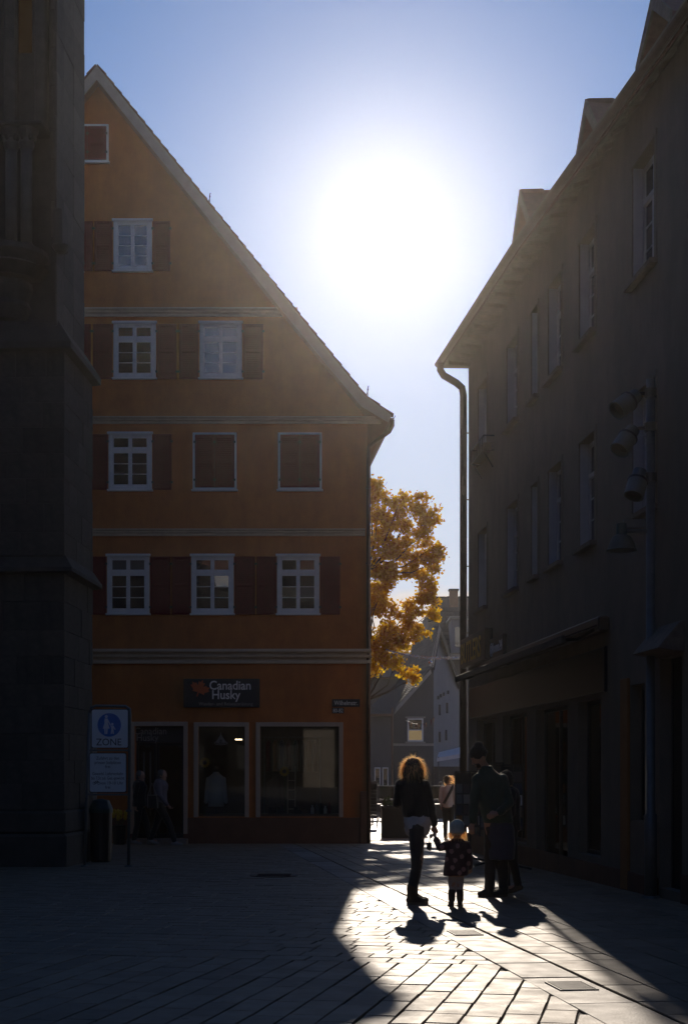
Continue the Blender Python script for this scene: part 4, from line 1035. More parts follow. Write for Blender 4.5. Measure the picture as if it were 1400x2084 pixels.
for k in range(13):      # the part of the crown behind the house and behind itself
    a = rr.uniform(0, 2*math.pi); z = rr.uniform(4.4, 11.0); rad = 2.6*math.sqrt(max(.05, 1 - ((z - 7.2)/4.6)**2))*rr.uniform(.45, 1)
    c = TB + Vector((-1.1 + rad*math.cos(a), .8 + rad*math.sin(a), z - TB.z))
    if c.y < 45.9: c.y = 45.9 + rr.uniform(0, .3)
    if c.x / c.y * F + 700 > 765: continue
    clumps.append((c, Vector((rr.uniform(.5, .85), rr.uniform(.5, .85), rr.uniform(.4, .6))), .8))
for c, r, _ in clumps:
    base = min(trunk[2:6], key=lambda p: (p - (c - Vector((0, 0, 1.2)))).length)
    mid = base.lerp(c, .55) + Vector((rr.uniform(-.2, .2), rr.uniform(-.2, .2), -.15))
    m_.tube([base, mid, c + Vector((0, 0, r.z*.3))], [.035, .02, .006], 5)
    for k in range(4):
        d = Vector((rr.gauss(0, 1), rr.gauss(0, 1), rr.gauss(0, 1))).normalized(); m_.tube([mid.lerp(c, .6), c + Vector((d.x*r.x, d.y*r.y, d.z*r.z))*.9], [.008, .003], 4)
m_.build('trunk', M['bark'], tree, smooth=True)
m_ = MB()
SH = [(0, -.5), (.34, -.30), (.5, .06), (.22, .2), (0, .55), (-.22, .2), (-.5, .06), (-.34, -.30)]
def leaf(mb, p, s, rg):
    n = Vector((rg.gauss(0, 1), rg.gauss(0, 1), rg.gauss(0, .8))).normalized(); u = n.orthogonal().normalized(); v = n.cross(u)
    a = rg.uniform(0, 6.28); u, v = u*math.cos(a) + v*math.sin(a), v*math.cos(a) - u*math.sin(a)
    ids = [mb.add(p + u*(x*s) + v*(y*s) - n*(abs(x)*s*.25)) for x, y in SH]
    mb.f.append([ids[0], ids[1], ids[2], ids[3], ids[4]]); mb.f.append([ids[0], ids[4], ids[5], ids[6], ids[7]])
for c, r, dens in clumps:
    vol = r.x*r.y*r.z; n = int((760 if c.z < 9.0 else 560)*dens*(vol/.16)**.72)
    # sub-sprays so that the clump has lumps and gaps
    sub = []
    for k in range(max(6, n//45)):
        d = Vector((rr.gauss(0, 1), rr.gauss(0, 1), rr.gauss(0, 1))).normalized()*rr.uniform(.45, 1.02); sub.append(c + Vector((d.x*r.x, d.y*r.y, d.z*r.z)))
    for k in range(n):
        p = rr.choice(sub); leaf(m_, p + Vector((rr.gauss(0, .10), rr.gauss(0, .10), rr.gauss(0, .075))), rr.uniform(.07, .135), rr)
tag(m_.build('crown', M['leaf'], tree, recalc=False), kind='stuff')

# ------------------------------------------------------------------ houses closing the street
def prism_house(name, label, loc): return thing(name, label, 'house', loc)
def tiles_on(parent, p00, p10, p01, rows, colsn, mt, th=.03, name='roof_tiles'):
    "rows of overlapping tile courses on a parallelogram: p00 eave corner, p10 along the eave, p01 up the slope"
    p00, p10, p01 = Vector(p00), Vector(p10), Vector(p01); u = (p10 - p00); v = (p01 - p00); n = u.cross(v).normalized()
    if n.z < 0: n = -n
    m_ = MB()
    for r_ in range(rows):
        for c_ in range(colsn):
            a = p00 + u*(c_/colsn) + v*(r_/rows); du = u/colsn*.96; dv = v/rows*1.08; h = rnd.uniform(0, .012)
            m_.prism([a + n*(th + h), a + du + n*(th + h), a + du + dv + n*.008, a + dv + n*.008], n*.025)
    return tag(m_.build(name, mt, parent), kind='stuff')
# white gabled house
hb = at(850, 0, 80); h1 = prism_house('gabled_house', 'pale gabled house with tiled roof behind the golden tree at the end of the street', (hb.x, 80, gz(80)))
def P(px, py, Y): return at(px, py, Y)
gzb = lambda Y: gz(Y) - .3
def flo(px, Y): p = at(px, 0, Y); return Vector((p.x, Y, gzb(Y)))
m_ = MB(); wx0, wx1, wz0, wz1 = at(829, 0, 80).x, at(861, 0, 80).x, at(0, 1509, 80).z, at(0, 1462, 80).z
xl_, xr_ = at(798, 0, 80).x, at(882, 0, 80).x
wall_holes(m_, xl_, xr_, gzb(80), at(0, 1452, 80).z, [(wx0, wx1, wz0, wz1)], 80, 80.35)
m_.prism([P(798, 1452, 80), P(882, 1452, 80), P(882, 1360, 80), P(870, 1372, 80)], (0, .35, 0)); m_.build('front_wall', M['greywall'], h1)
m_ = MB(); m_.prism([flo(882.2, 80), flo(934, 84), P(934, 1390, 84), P(894, 1276, 80.9), P(882.2, 1352, 80)], (-.55, 6, 0)); m_.build('gable_wall', M['whitewall'], h1)
m_ = MB(); back = Vector((-.931, 10, 0))
for q in (((797, 1450), (882, 1357), (882, 1367), (798, 1460)), ((880, 1360), (893.5, 1268), (897, 1276), (884, 1364))):
    m_.prism([P(a, b, 79.75) for a, b in q], back)
m_.prism([P(893.5, 1268, 79.8), P(938, 1392, 83.6), P(936, 1402, 83.6), P(893.5, 1280, 79.8)], back); m_.build('roof', M['darktile'], h1)
m_ = MB()
for q in (((796, 1450), (876, 1362), (878, 1370), (798, 1459)), ((873, 1355), (893.5, 1270), (897, 1280), (882, 1358))):
    m_.prism([P(a, b, 79.7) for a, b in q], (0, .04, 0))
m_.build('verge_board', M['barge'], h1)
tiles_on(h1, P(798, 1448, 79.7), P(798, 1448, 79.7) + back, P(882, 1355, 79.7), 16, 26, M['darktile'])
tiles_on(h1, P(880, 1358, 79.7), P(880, 1358, 79.7) + back, P(893.5, 1266, 79.7), 12, 26, M['darktile'])
m_ = MB()
t = .08
m_.box((wx0, 79.96, wz0), (wx0 + t, 80.1, wz1)); m_.box((wx1 - t, 79.96, wz0), (wx1, 80.1, wz1)); m_.box((wx0 + t, 79.96, wz0), (wx1 - t, 80.1, wz0 + t)); m_.box((wx0 + t, 79.96, wz1 - t), (wx1 - t, 80.1, wz1)); m_.box((wx0 + t, 79.97, wz0 + .62), (wx1 - t, 80.1, wz0 + .67))
wd = m_.build('window', M['white'], h1)
m_ = MB(); m_.box((wx0 + t, 80.04, wz0 + t), (wx1 - t, 80.05, wz0 + .62)); m_.build('reflection_pane', M['reflwin'], wd)
m_ = MB(); m_.box((wx0 + t, 80.04, wz0 + .67), (wx1 - t, 80.05, wz1 - t)); m_.build('pane', M['glass'], wd)
m_ = MB(); m_.box((wx0 - .12, 79.88, wz0 - .1), (wx1 + .12, 79.99, wz0 - .01)); m_.box((xl_, 79.95, at(0, 1518, 80).z), (xr_, 79.99, at(0, 1513, 80).z)); m_.box((wx0 - .12, 79.9, wz1 + .01), (wx1 + .12, 79.99, wz1 + .1)); m_.build('stone_trim', M['barge'], h1)
for px, py, hw_ in ((890, 1420, .1), (895, 1416, .1), (901, 1413, .1), (910, 1409, .1), (893, 1500, .3), (906, 1496, .3), (893, 1445, .3), (908, 1441, .3)):
    p = P(px, py, 80 + (px - 882)*.077 - .06); m_ = MB(); m_.box((p.x - .10, p.y - .03, p.z - hw_), (p.x + .10, p.y + .3, p.z + hw_)); m_.build('small_window', M['black'], h1)
# shop at its foot
m_ = MB(); m_.box((at(884, 0, 78).x, 78, gzb(78)), (at(945, 0, 78).x, 79.6, at(0, 1560, 78).z)); m_.build('shop_annexe', M['darktile'], h1)
# dark tiled house to the right of it
hb = at(915, 0, 86); h2 = prism_house('dark_roofed_house', 'house with steep dark tiled roof and white dormer next to the pale gable', (hb.x, 86, gz(86)))
m_ = MB(); m_.prism([flo(905, 88), flo(952, 88), P(952, 1330, 88), P(905, 1330, 88)], (0, 6, 0)); m_.build('wall', M['greywall'], h2)
m_ = MB(); m_.prism([P(908, 1330, 87), P(956, 1330, 87), P(950, 1236, 91), P(887, 1236, 91)], (0, .3, -.1)); m_.build('roof', M['darktile'], h2)
tiles_on(h2, P(908, 1329, 86.96), P(958, 1329, 86.96), P(889, 1238, 90.9), 11, 9, M['darktile'])
m_ = MB(); m_.box((P(917, 0, 87).x, 86.4, P(0, 1330, 87).z), (P(950, 0, 87).x, 90, P(0, 1262, 87).z)); dm = m_.build('dormer', M['whitewall'], h2)
m_ = MB(); m_.box((P(913, 0, 87).x, 86.1, P(0, 1262, 87).z), (P(952, 0, 87).x, 90.3, P(0, 1257, 87).z)); m_.build('dormer_roof', M['greymetal'], dm)
m_ = MB(); m_.box((P(924, 0, 87).x, 86.36, P(0, 1318, 87).z), (P(938, 0, 87).x, 86.39, P(0, 1278, 87).z)); m_.build('pane', M['glass'], dm)
m_ = MB(); m_.box((P(905, 0, 87).x, 86.6, P(0, 1342, 87).z), (P(952, 0, 87).x, 87.1, P(0, 1331, 87).z)); m_.build('eave_board', M['barge'], h2)
# house with chimney behind
hb = at(915, 0, 112); h3 = prism_house('far_house', 'farthest house with dark roof ridge and square brick chimney against the sky', (hb.x, 112, gz(112)))
m_ = MB(); m_.prism([flo(870, 112), flo(960, 112), P(960, 1245, 112), P(870, 1245, 112)], (0, 8, 0)); m_.build('wall', M['greywall'], h3)
m_ = MB(); m_.prism([P(870, 1262, 111), P(965, 1262, 111), P(965, 1217, 115), P(884, 1217, 115)], (0, .4, -.1)); m_.build('roof', M['darktile'], h3)
m_ = MB()
for k in range(14): p = P(885 + k*6, 1216, 115); m_.cap(p, p + Vector((.2, 0, rnd.uniform(-.03, .03))), .09, .1, 6)
m_.build('ridge_tiles', M['darktile'], h3)
m_ = MB(); a, b = P(914, 1250, 113), P(931, 1203, 113); m_.box((a.x, 112.6, a.z), (b.x, 113.3, b.z)); ch = m_.build('chimney', M['plinth'], h3, bevel=.02)
m_ = MB(); m_.box((a.x - .07, 112.53, b.z), (b.x + .07, 113.37, b.z + .14)); m_.build('chimney_cap', M['stone'], ch, bevel=.02)
# low grey house on the left
hb = at(775, 0, 78); h0 = prism_house('low_house', 'low grey house with slate lean-to roof left of the pale gable', (hb.x, 78, gz(78)))
m_ = MB(); m_.prism([flo(690, 79), flo(797, 79), P(797, 1452, 79), P(690, 1452, 79)], (-.3, 6, 0)); m_.build('wall', M['greywall'], h0)
m_ = MB(); m_.prism([P(690, 1452, 78.6), P(800, 1456, 78.6), P(830, 1378, 84), P(814, 1380, 84), P(755, 1437, 79.5), P(690, 1440, 79.5)], (0, .6, -.12)); m_.build('roof', M['darktile'], h0)
m_ = MB(); m_.prism([flo(680, 95), flo(850, 95), P(850, 1378, 95), P(680, 1378, 95)], (0, 6, 0)); m_.build('rear_wall', M['greywall'], h0)
m_ = MB(); m_.prism([P(680, 1378, 94.5), P(855, 1378, 94.5), P(845, 1330, 99), P(680, 1330, 99)], (0, .5, -.1)); m_.build('rear_roof', M['tile'], h0)
for px in (768, 784):
    m_ = MB(); a, b = P(px - 6, 1600, 78.95), P(px + 6, 1562, 78.95); m_.box((a.x, 78.9, a.z), (b.x, 78.99, b.z)); wd = m_.build('window', M['white'], h0)
    m_ = MB(); m_.box((a.x + .05, 78.88, a.z + .05), (b.x - .05, 78.899, b.z - .05)); m_.build('pane', M['glass'], wd)
m_ = MB(); p = P(798, 1440, 78.4); m_.tube([p, Vector((p.x, p.y, gzb(78)))], .06, 8); m_.box((P(690, 0, 78.5).x, 78.3, P(0, 1458, 78.5).z), (p.x, 78.5, P(0, 1453, 78.5).z)); m_.build('gutter', M['copper'], h0)
# second autumn tree far behind the roofs
tb2 = at(835, 0, 100); t2 = thing('far_tree', 'distant rust coloured tree showing above the tiled roof', 'tree', (tb2.x, 100, gz(100)))
m_ = MB(); m_.tube([(tb2.x, 100, gz(100)), (tb2.x, 100, 8)], [.3, .1], 8); m_.build('trunk', M['bark'], t2)
m_ = MB(); rg = random.Random(4)
for k in range(2500):
    d = Vector((rg.gauss(0, 1), rg.gauss(0, 1), rg.gauss(0, 1))).normalized()*rg.uniform(.5, 1); leaf(m_, Vector((tb2.x + d.x*2.0, 100 + d.y*1.6, 8.6 + d.z*2.4)), rg.uniform(.12, .24), rg)
tag(m_.build('crown', M['leaf'], t2, recalc=False), kind='stuff')

# ------------------------------------------------------------------ garland, bunting, awning, barrier
g0, g1, g2, g3 = P(786, 1322, 46), P(865, 1346, 42), P(905, 1337, 38), Vector(W(29.7, .12, CAMZ + 2.36))
pts = []
for k in range(41):
    t = k/40
    pts.append(g0*(1-t)**3 + g1*(3*t*(1-t)**2) + g2*(3*t*t*(1-t)) + g3*t**3)
m_ = MB(); m_.tube(pts, .012, 6)
gar = m_.build('wire', M['darkmetal'], None, smooth=True); 
tag(gar, 'silver tinsel garland strung across the street below the golden tree', 'garland'); gar.name = 'tinsel_garland'
ORG[gar.name] = Vector((0, 0, 0))
m_ = MB()
for p, q in zip(pts, pts[1:]):
    for j in range(24):
        c = p.lerp(q, j/14); d = Vector((rnd.gauss(0, 1), rnd.gauss(0, .5), rnd.gauss(0, 1))).normalized()*rnd.uniform(.035, .075); s = Vector((rnd.gauss(0, 1), rnd.gauss(0, 1), rnd.gauss(0, 1))).normalized()*.012
        m_.face([c - s, c + s, c + d])
m_.build('tinsel', M['silver'], gar, recalc=False)
m_ = MB(); p = pts[20]; m_.ell(p + Vector((0, 0, -.13)), (.06, .06, .05), 10, 6); m_.tube([p, p + Vector((0, 0, -.1))], .006, 4); m_.build('pendant', M['silver'], gar, smooth=True)
bu = thing('bunting', 'string of small dark pennants in front of the glowing window reflection', 'bunting', P(856, 1468, 70))
b0, b1 = P(826, 1466, 70), P(886, 1458, 68); m_ = MB(); bp = []
for k in range(25): t = k/24; p = b0.lerp(b1, t) + Vector((0, 0, -.28*math.sin(math.pi*t))); bp.append(p)
m_.tube(bp, .008, 4); m_.build('string', M['black'], bu)
for k in range(0, 24, 2):
    m_ = MB(); a, b = bp[k], bp[k + 1]; m_.prism([a, b, (a + b)/2 + Vector((0, 0, -.28))], (0, .006, 0)); m_.build('pennant', M[('teal', 'shutter', 'orangebrown')[k//2 % 3]], bu)
aw2 = thing('shop_awning', 'pale striped shop awning at the foot of the white gable', 'awning', P(918, 1540, 74))
m_ = MB(); m_.prism([P(945, 1518, 77), P(893, 1531, 77), P(889, 1542, 74.5), P(950, 1532, 74.5)], (0, .0, -.03)); m_.build('cloth', M['awning'], aw2)
m_ = MB(); m_.prism([P(889, 1542.5, 74.45), P(950, 1532.5, 74.45), P(950, 1540, 74.45), P(889, 1550, 74.45)], (0, .01, 0)); m_.build('valance', M['awning'], aw2)
m_ = MB()
for px in (892, 946): p = P(px, 1540, 74.5); m_.tube([p, (p.x, p.y, gz(74.5))], .03, 6)
m_.build('post', M['darkmetal'], aw2)
m_ = MB(); a = P(832, 1537, 76); b = P(850, 1528, 76); m_.box((a.x, 76, a.z), (b.x, 76.04, b.z)); m_.tube([(a.x + .25, 76.05, a.z), (a.x + .25, 76.05, gz(76))], .025, 6)
tag(m_.build('street_sign', M['signblack']), 'small dark street sign on a post below the glowing window reflection', 'sign')
# terrace screen: rail, posts, glass panels
tr = thing('terrace_screen', 'long glazed terrace screen with bright metal top rail across the street', 'barrier', P(820, 1668, 58))
Y = 58.0; zr = P(0, 1598, Y).z; zg = gz(Y)
m_ = MB(); m_.box((P(735, 0, Y).x, Y - .05, zr - .04), (P(903, 0, Y).x, Y + .05, zr)); m_.build('top_rail', M['greymetal'], tr, bevel=.012)
m_ = MB(); m_.box((P(735, 0, Y).x, Y - .03, zr - .62), (P(903, 0, Y).x, Y + .03, zr - .56)); m_.build('middle_rail', M['greymetal'], tr)
for px in (737, 770, 803, 836, 869, 902):
    m_ = MB(); x = P(px, 0, Y).x; m_.box((x - .03, Y - .03, zg), (x + .03, Y + .03, zr - .041)); m_.build('post', M['darkmetal'], tr)
for a, b in ((737, 770), (770, 803), (803, 836), (836, 869), (869, 902)):
    m_ = MB(); m_.box((P(a, 0, Y).x + .04, Y - .006, zr - .55), (P(b, 0, Y).x - .04, Y + .006, zr - .06)); m_.build('glass_panel', M['smoked'], tr)
    m_ = MB(); m_.box((P(a, 0, Y).x + .04, Y - .012, zg + .08), (P(b, 0, Y).x - .04, Y + .012, zr - .63)); m_.build('lower_panel', M['black'], tr)
# planters
def planter(px0, px1, Y, h, label, n=26):
    x0, x1 = P(px0, 0, Y).x, P(px1, 0, Y).x; z = gz(Y); r = thing('planter_box', label, 'planter', ((x0 + x1)/2, Y, z))
    m_ = MB(); m_.box((x0, Y - .25, z), (x1, Y + .25, z + h)); m_.build('box', M['black'], r, bevel=.015)
    m_ = MB(); m_.box((x0 - .02, Y - .27, z + h - .07), (x1 + .02, Y + .27, z + h + .004)); m_.build('rim', M['darkmetal'], r, bevel=.01)
    m_ = MB(); rg = random.Random(int(px0))
    for k in range(n*8): p = Vector((rg.uniform(x0 + .03, x1 - .03), Y + rg.uniform(-.2, .2), z + h + abs(rg.gauss(.05, .08)))); leaf(m_, p, rg.uniform(.05, .1), rg)
    m_.build('foliage', M['leafgreen'], r, recalc=False)
planter(776, 838, 38.0, .85, 'black planter box in the street just left of the woman')
planter(838, 866, 40.0, .80, 'black planter box in the street half hidden behind the woman', 12)
# stacked chairs at the corner of the orange house
for k in range(8):
    x = P(755, 0, 46).x; z = gz(46) + .42 + k*.115; m_ = MB()
    m_.box((x - .2, 45.85, z), (x + .2, 46.2, z + .025)); m_.box((x - .2, 46.18, z + .05), (x + .2, 46.21, z + .33)); 
    for a in (-.19, .19):
        m_.tube([(x + a, 45.87, z - .40), (x + a, 45.87, z)], .012, 5); m_.tube([(x + a, 46.2, z - .40), (x + a, 46.2, z + .32)], .012, 5)
    tag(m_.build('stacked_chair', M['greymetal']), 'grey metal terrace chair inside the tall stack by the corner of the orange house' if 0 < k < 7 else ('bottom' if k == 0 else 'topmost') + ' grey metal terrace chair of the tall stack by the orange house', 'chair', 'stacked chairs behind the house corner')
# small lights string glints: hanging lantern row omitted; cafe tables on the terrace
for k, px in enumerate((758, 885)):
    p = P(px, 0, 52); z = gz(52); r = thing('cafe_table', ('round cafe table by the stacked chairs', 'round cafe table right of the woman in front of the terrace screen')[k], 'table', (p.x, 52, z))
    m_ = MB(); m_.loft([(p.x, 52, z + .72, .33, .33), (p.x, 52, z + .745, .33, .33)], 20); m_.build('table_top', M['greymetal'], r)
    m_ = MB(); m_.tube([(p.x, 52, z), (p.x, 52, z + .72)], .03, 8); m_.loft([(p.x, 52, z, .22, .22), (p.x, 52, z + .03, .2, .2)], 16); m_.build('table_foot', M['darkmetal'], r)

# ------------------------------------------------------------------ pedestrian zone sign
ZY = 24.0; zz = gz(ZY)
zs = thing('zone_sign', 'pedestrian zone sign with mother and child symbol on two tall posts', 'sign', (at(217, 0, ZY).x, ZY, zz))
def Z(px, py, d=0): p = at(px, py, ZY); return Vector((p.x, ZY - d, p.z))
m_ = MB(); m_.tube([(Z(173, 0).x, ZY, zz), (Z(178, 0).x, ZY, Z(0, 1615).z), (Z(183, 0).x, ZY, Z(0, 1450).z)], .026, 8); m_.loft([(Z(173, 0).x, ZY, zz, .07, .07), (Z(173, 0).x, ZY, zz + .02, .06, .06)], 12); m_.build('post', M['greymetal'], zs, smooth=True)
m_ = MB(); m_.tube([(Z(262, 0).x, ZY, zz), (Z(265, 0).x, ZY, Z(0, 1455).z), (Z(264, 0).x, ZY, Z(0, 1443).z), (Z(256, 0).x, ZY, Z(0, 1437.5).z), (Z(196, 0).x, ZY, Z(0, 1436.5).z), (Z(187, 0).x, ZY, Z(0, 1440).z), (Z(183, 0).x, ZY, Z(0, 1452).z)], .026, 8); m_.loft([(Z(262, 0).x, ZY, zz, .07, .07), (Z(262, 0).x, ZY, zz + .02, .06, .06)], 12)
c = Z(262.5, 1650); m_.loft([(c.x, ZY, c.z - .02, .05, .05), (c.x, ZY, c.z + .02, .05, .05)], 10); m_.build('post', M['greymetal'], zs, smooth=True)
m_ = MB(); m_.box((Z(181, 0).x, ZY - .02, Z(0, 1529).z), (Z(265, 0).x, ZY + .02, Z(0, 1525).z)); m_.box((Z(179, 0).x, ZY - .02, Z(0, 1619).z), (Z(264, 0).x, ZY + .02, Z(0, 1615).z)); m_.build('cross_bar', M['greymetal'], zs)
def rrect(x0, x1, z0, z1, r, y):
    out = []
    for cx, cz_, a0 in ((x1 - r, z1 - r, 0), (x0 + r, z1 - r, 90), (x0 + r, z0 + r, 180), (x1 - r, z0 + r, 270)):
        for k in range(5): a = R(a0 + 22.5*k); out.append((cx + r*math.cos(a), y, cz_ + r*math.sin(a)))
    return out
def plate(p0, p1, y0, y1):
    x0, x1, z1, z0 = Z(p0, 0).x, Z(p1, 0).x, Z(0, y0).z, Z(0, y1).z
    m_ = MB(); m_.prism(rrect(x0, x1, z0, z1, .03, ZY - .032), (0, -.012, 0)); b_ = m_.build('sign_plate', M['signwhite'], zs)
    m_ = MB(); m_.prism(rrect(x0 - .014, x1 + .014, z0 - .014, z1 + .014, .04, ZY - .03), (0, -.008, 0)); m_.build('sign_edge', M['black'], b_); return b_
p1 = plate(188.5, 261.5, 1444.5, 1521.5); p2 = plate(184.5, 257.5, 1533.5, 1611.5)
yy = ZY - .045
c = Z(224, 1475.5); rad = 24/F*ZY
m_ = MB(); m_.prism([(c.x + rad*math.cos(2*math.pi*k/40), yy, c.z + rad*math.sin(2*math.pi*k/40)) for k in range(40)], (0, -.003, 0)); m_.build('blue_disc', M['blue'], p1)
m_ = MB(); u = rad/24
def pg(pts): m_.prism([(c.x + x*u, yy - .004, c.z + y*u) for x, y in pts], (0, -.002, 0))
def disc(x, y, r): pg([(x + r*math.cos(2*math.pi*k/16), y + r*math.sin(2*math.pi*k/16)) for k in range(16)])
disc(-6, 17, 3.1)
pg([(-9, 13.2), (-3.2, 13.2), (-2.2, 8), (-2.6, 4), (1, -7.5), (-13, -7.5), (-9.6, 4), (-10, 9)])
pg([(-3.4, 13), (-.8, 8), (3.6, -.5), (1.8, -1.5), (-2.4, 6)])
pg([(-10.4, -7.6), (-7.2, -7.6), (-7.0, -18.5), (-9.3, -18.5)]); pg([(-6.2, -7.6), (-3.0, -7.6), (-4.0, -18.5), (-6.2, -18.5)])
disc(6.2, 1.6, 2.6)
pg([(3.6, -1.4), (8.8, -1.4), (10.6, -5), (13, -9), (11.6, -10), (8.8, -6.4), (8.6, -10.5), (9.6, -18), (7.2, -18), (6.2, -12), (5.4, -18), (3.2, -18), (4.2, -10), (3.8, -5), (2.4, -1.8)])
m_.build('mother_and_child_symbol', M['signwhite'], p1)
t_ = lambda s, px, py, size, par, sx=.85: text(s, size/F*ZY, M['black'], par, (Z(px, py).x, yy, Z(px, py).z), (1, 0, 0), (0, -1, 0), align='CENTER', ext=.002, sx=sx)
t_('ZONE', 223, 1517, 20, p1, .95)
for s, py in (('Zufahrt zu den', 1546), ('privaten Stellplätzen', 1555), ('frei', 1563), ('Gewerbl. Lieferverkehr', 1577.5), ('bis 7,5t zul. Ges.-gewicht', 1586.5), ('von 19-10 Uhr', 1596.5), ('frei', 1605)):
    t_(s, 221 + (8 if 'von' in s else 0), py, 9.2, p2, .72 if len(s) > 16 else .85)
m_ = MB()                                                             # bicycle mark before the hours
for bx in (193.5, 202.5):
    for k in range(12):
        a0, a1 = 2*math.pi*k/12, 2*math.pi*(k + 1)/12
        f = lambda a, r: (Z(bx + r*math.cos(a), 0).x, yy, Z(0, 1594 - r*math.sin(a)).z)
        m_.prism([f(a0, 3), f(a1, 3), f(a1, 2.3), f(a0, 2.3)], (0, -.002, 0))
for a, b in (((193.5, 1594), (197, 1589.5)), ((197, 1589.5), (201, 1589.5)), ((201, 1589.5), (202.5, 1594)), ((197, 1589.5), (198, 1594)), ((198, 1594), (201, 1589.5)), ((198, 1594), (193.5, 1594))):
    A, B = Vector((Z(a[0], 0).x, yy, Z(0, a[1]).z)), Vector((Z(b[0], 0).x, yy, Z(0, b[1]).z)); d = (B - A).normalized()*.004; n = Vector((-d.z, 0, d.x)); m_.prism([A - n, B - n, B + n, A + n], (0, -.002, 0))
m_.build('bicycle_symbol', M['black'], p2)
# litter bin beside it, flower bucket in front of the shop
x = at(206, 0, 25.5).x; z = gz(25.5); r = thing('litter_bin', 'dark litter bin with teal lid between the sign posts and the church', 'bin', (x, 25.5, z))
m_ = MB(); m_.loft([(x, 25.5, z, .17, .17), (x, 25.5, z + .05, .19, .19), (x, 25.5, z + .88, .2, .2)], 20); m_.build('body', M['black'], r)
m_ = MB(); m_.loft([(x, 25.5, z + .88, .215, .215), (x, 25.5, z + .95, .215, .215), (x, 25.5, z + 1.10, .15, .15), (x, 25.5, z + 1.13, .03, .03)], 20); m_.build('lid', M['teal'], r)
x, Y = at(243, 0, 33.3).x, 33.3; z = gz(Y); r = thing('flower_bucket', 'dark bucket of yellow flowers beside the shop door', 'flowers', (x, Y, z))
m_ = MB(); m_.loft([(x, Y, z, .13, .13), (x, Y, z + .45, .17, .17)], 16); m_.build('bucket', M['black'], r)
m_ = MB(); rg = random.Random(2); st = MB()
for k in range(9):
    p = Vector((x + rg.uniform(-.14, .14), Y + rg.uniform(-.1, .1), z + rg.uniform(.62, .82))); m_.ell(p, (.045, .045, .07), 8, 5); st.tube([p, (x, Y, z + .3)], .006, 4)
m_.build('flower_heads', M['petal'], r, smooth=True); st.build('stems', M['leafgreen'], r)

# ------------------------------------------------------------------ lamp mast with spotlights at the right
MY = 17.1; mxx = at(1323, 0, MY).x; z0 = gz(MY)
ms = thing('light_mast', 'tall grey light mast with three spotlights and a street lamp at the right', 'lamp post', (mxx, MY, z0))
ztop = at(0, 772, MY).z
m_ = MB(); m_.tube([(mxx, MY, z0), (mxx, MY, z0 + 1.0), (mxx, MY, z0 + 1.02), (mxx, MY, ztop)], [.075, .075, .056, .052], 14); m_.build('mast', M['greymetal'], ms, smooth=True)
m_ = MB(); m_.loft([(mxx, MY, z0, .12, .12), (mxx, MY, z0 + .03, .11, .11)], 16); m_.build('foot_plate', M['greymetal'], ms)
def spot(px, py, pivot_py, tilt_x, tilt_z, yo):
    c = at(px, py, MY) + Vector((0, yo, 0)); d = Vector((tilt_x, -.35, tilt_z)).normalized()
    m_ = MB(); pv = Vector((mxx, MY, at(0, pivot_py, MY).z))
    q = d.to_track_quat('Z', 'Y').to_matrix()
    def T(x, y, z): return c + q @ Vector((x, y, z))
    m_.T = T
    m_.loft([(0, 0, -.24, .05, .05), (0, 0, -.22, .085, .085), (0, 0, -.10, .09, .09), (0, 0, -.09, .115, .115), (0, 0, .14, .12, .12), (0, 0, .14, .105, .105), (0, 0, .06, .10, .10)], 20)
    s_ = m_.build('spotlight', M['greymetal'], ms)
    m_ = MB(T); m_.loft([(0, 0, -.095, .124, .124), (0, 0, -.07, .124, .124)], 20); m_.loft([(0, 0, .061, .10, .10), (0, 0, .065, .10, .10)], 20); m_.build('lens', M['black'], s_)
    m_ = MB(); bk = c - d*.16; m_.tube([pv, pv + (bk - pv)*.6 + Vector((0, 0, .03)), bk], .022, 8); m_.loft([(pv.x, pv.y, pv.z - .05, .075, .075), (pv.x, pv.y, pv.z + .05, .075, .075)], 12); m_.build('bracket', M['darkmetal'], ms)
spot(1268, 826, 800, -.75, -.62, -.05); spot(1272, 898, 870, -.55, -.8, .05); spot(1292, 992, 972, -.30, -.95, -.05)
zl = at(0, 1081, MY).z; c = at(1264, 1098, MY)
m_ = MB(); m_.tube([(mxx, MY, zl), (c.x + .12, MY, zl), (c.x, MY, zl + .0)], .028, 8); m_.box((c.x + .02, MY - .03, zl + .04), (mxx - .06, MY + .03, zl + .14)); m_.build('lamp_arm', M['greymetal'], ms)
m_ = MB(); m_.loft([(c.x, MY, zl + .10, .03, .03), (c.x, MY, zl + .09, .06, .06), (c.x, MY, zl - .04, .065, .065), (c.x, MY, zl - .07, .11, .11), (c.x, MY, zl - .15, .15, .15), (c.x, MY, zl - .215, .17, .17), (c.x, MY, zl - .225, .185, .185), (c.x, MY, zl - .235, .185, .185)], 22); m_.build('lamp_shade', M['teal'], ms, smooth=False)

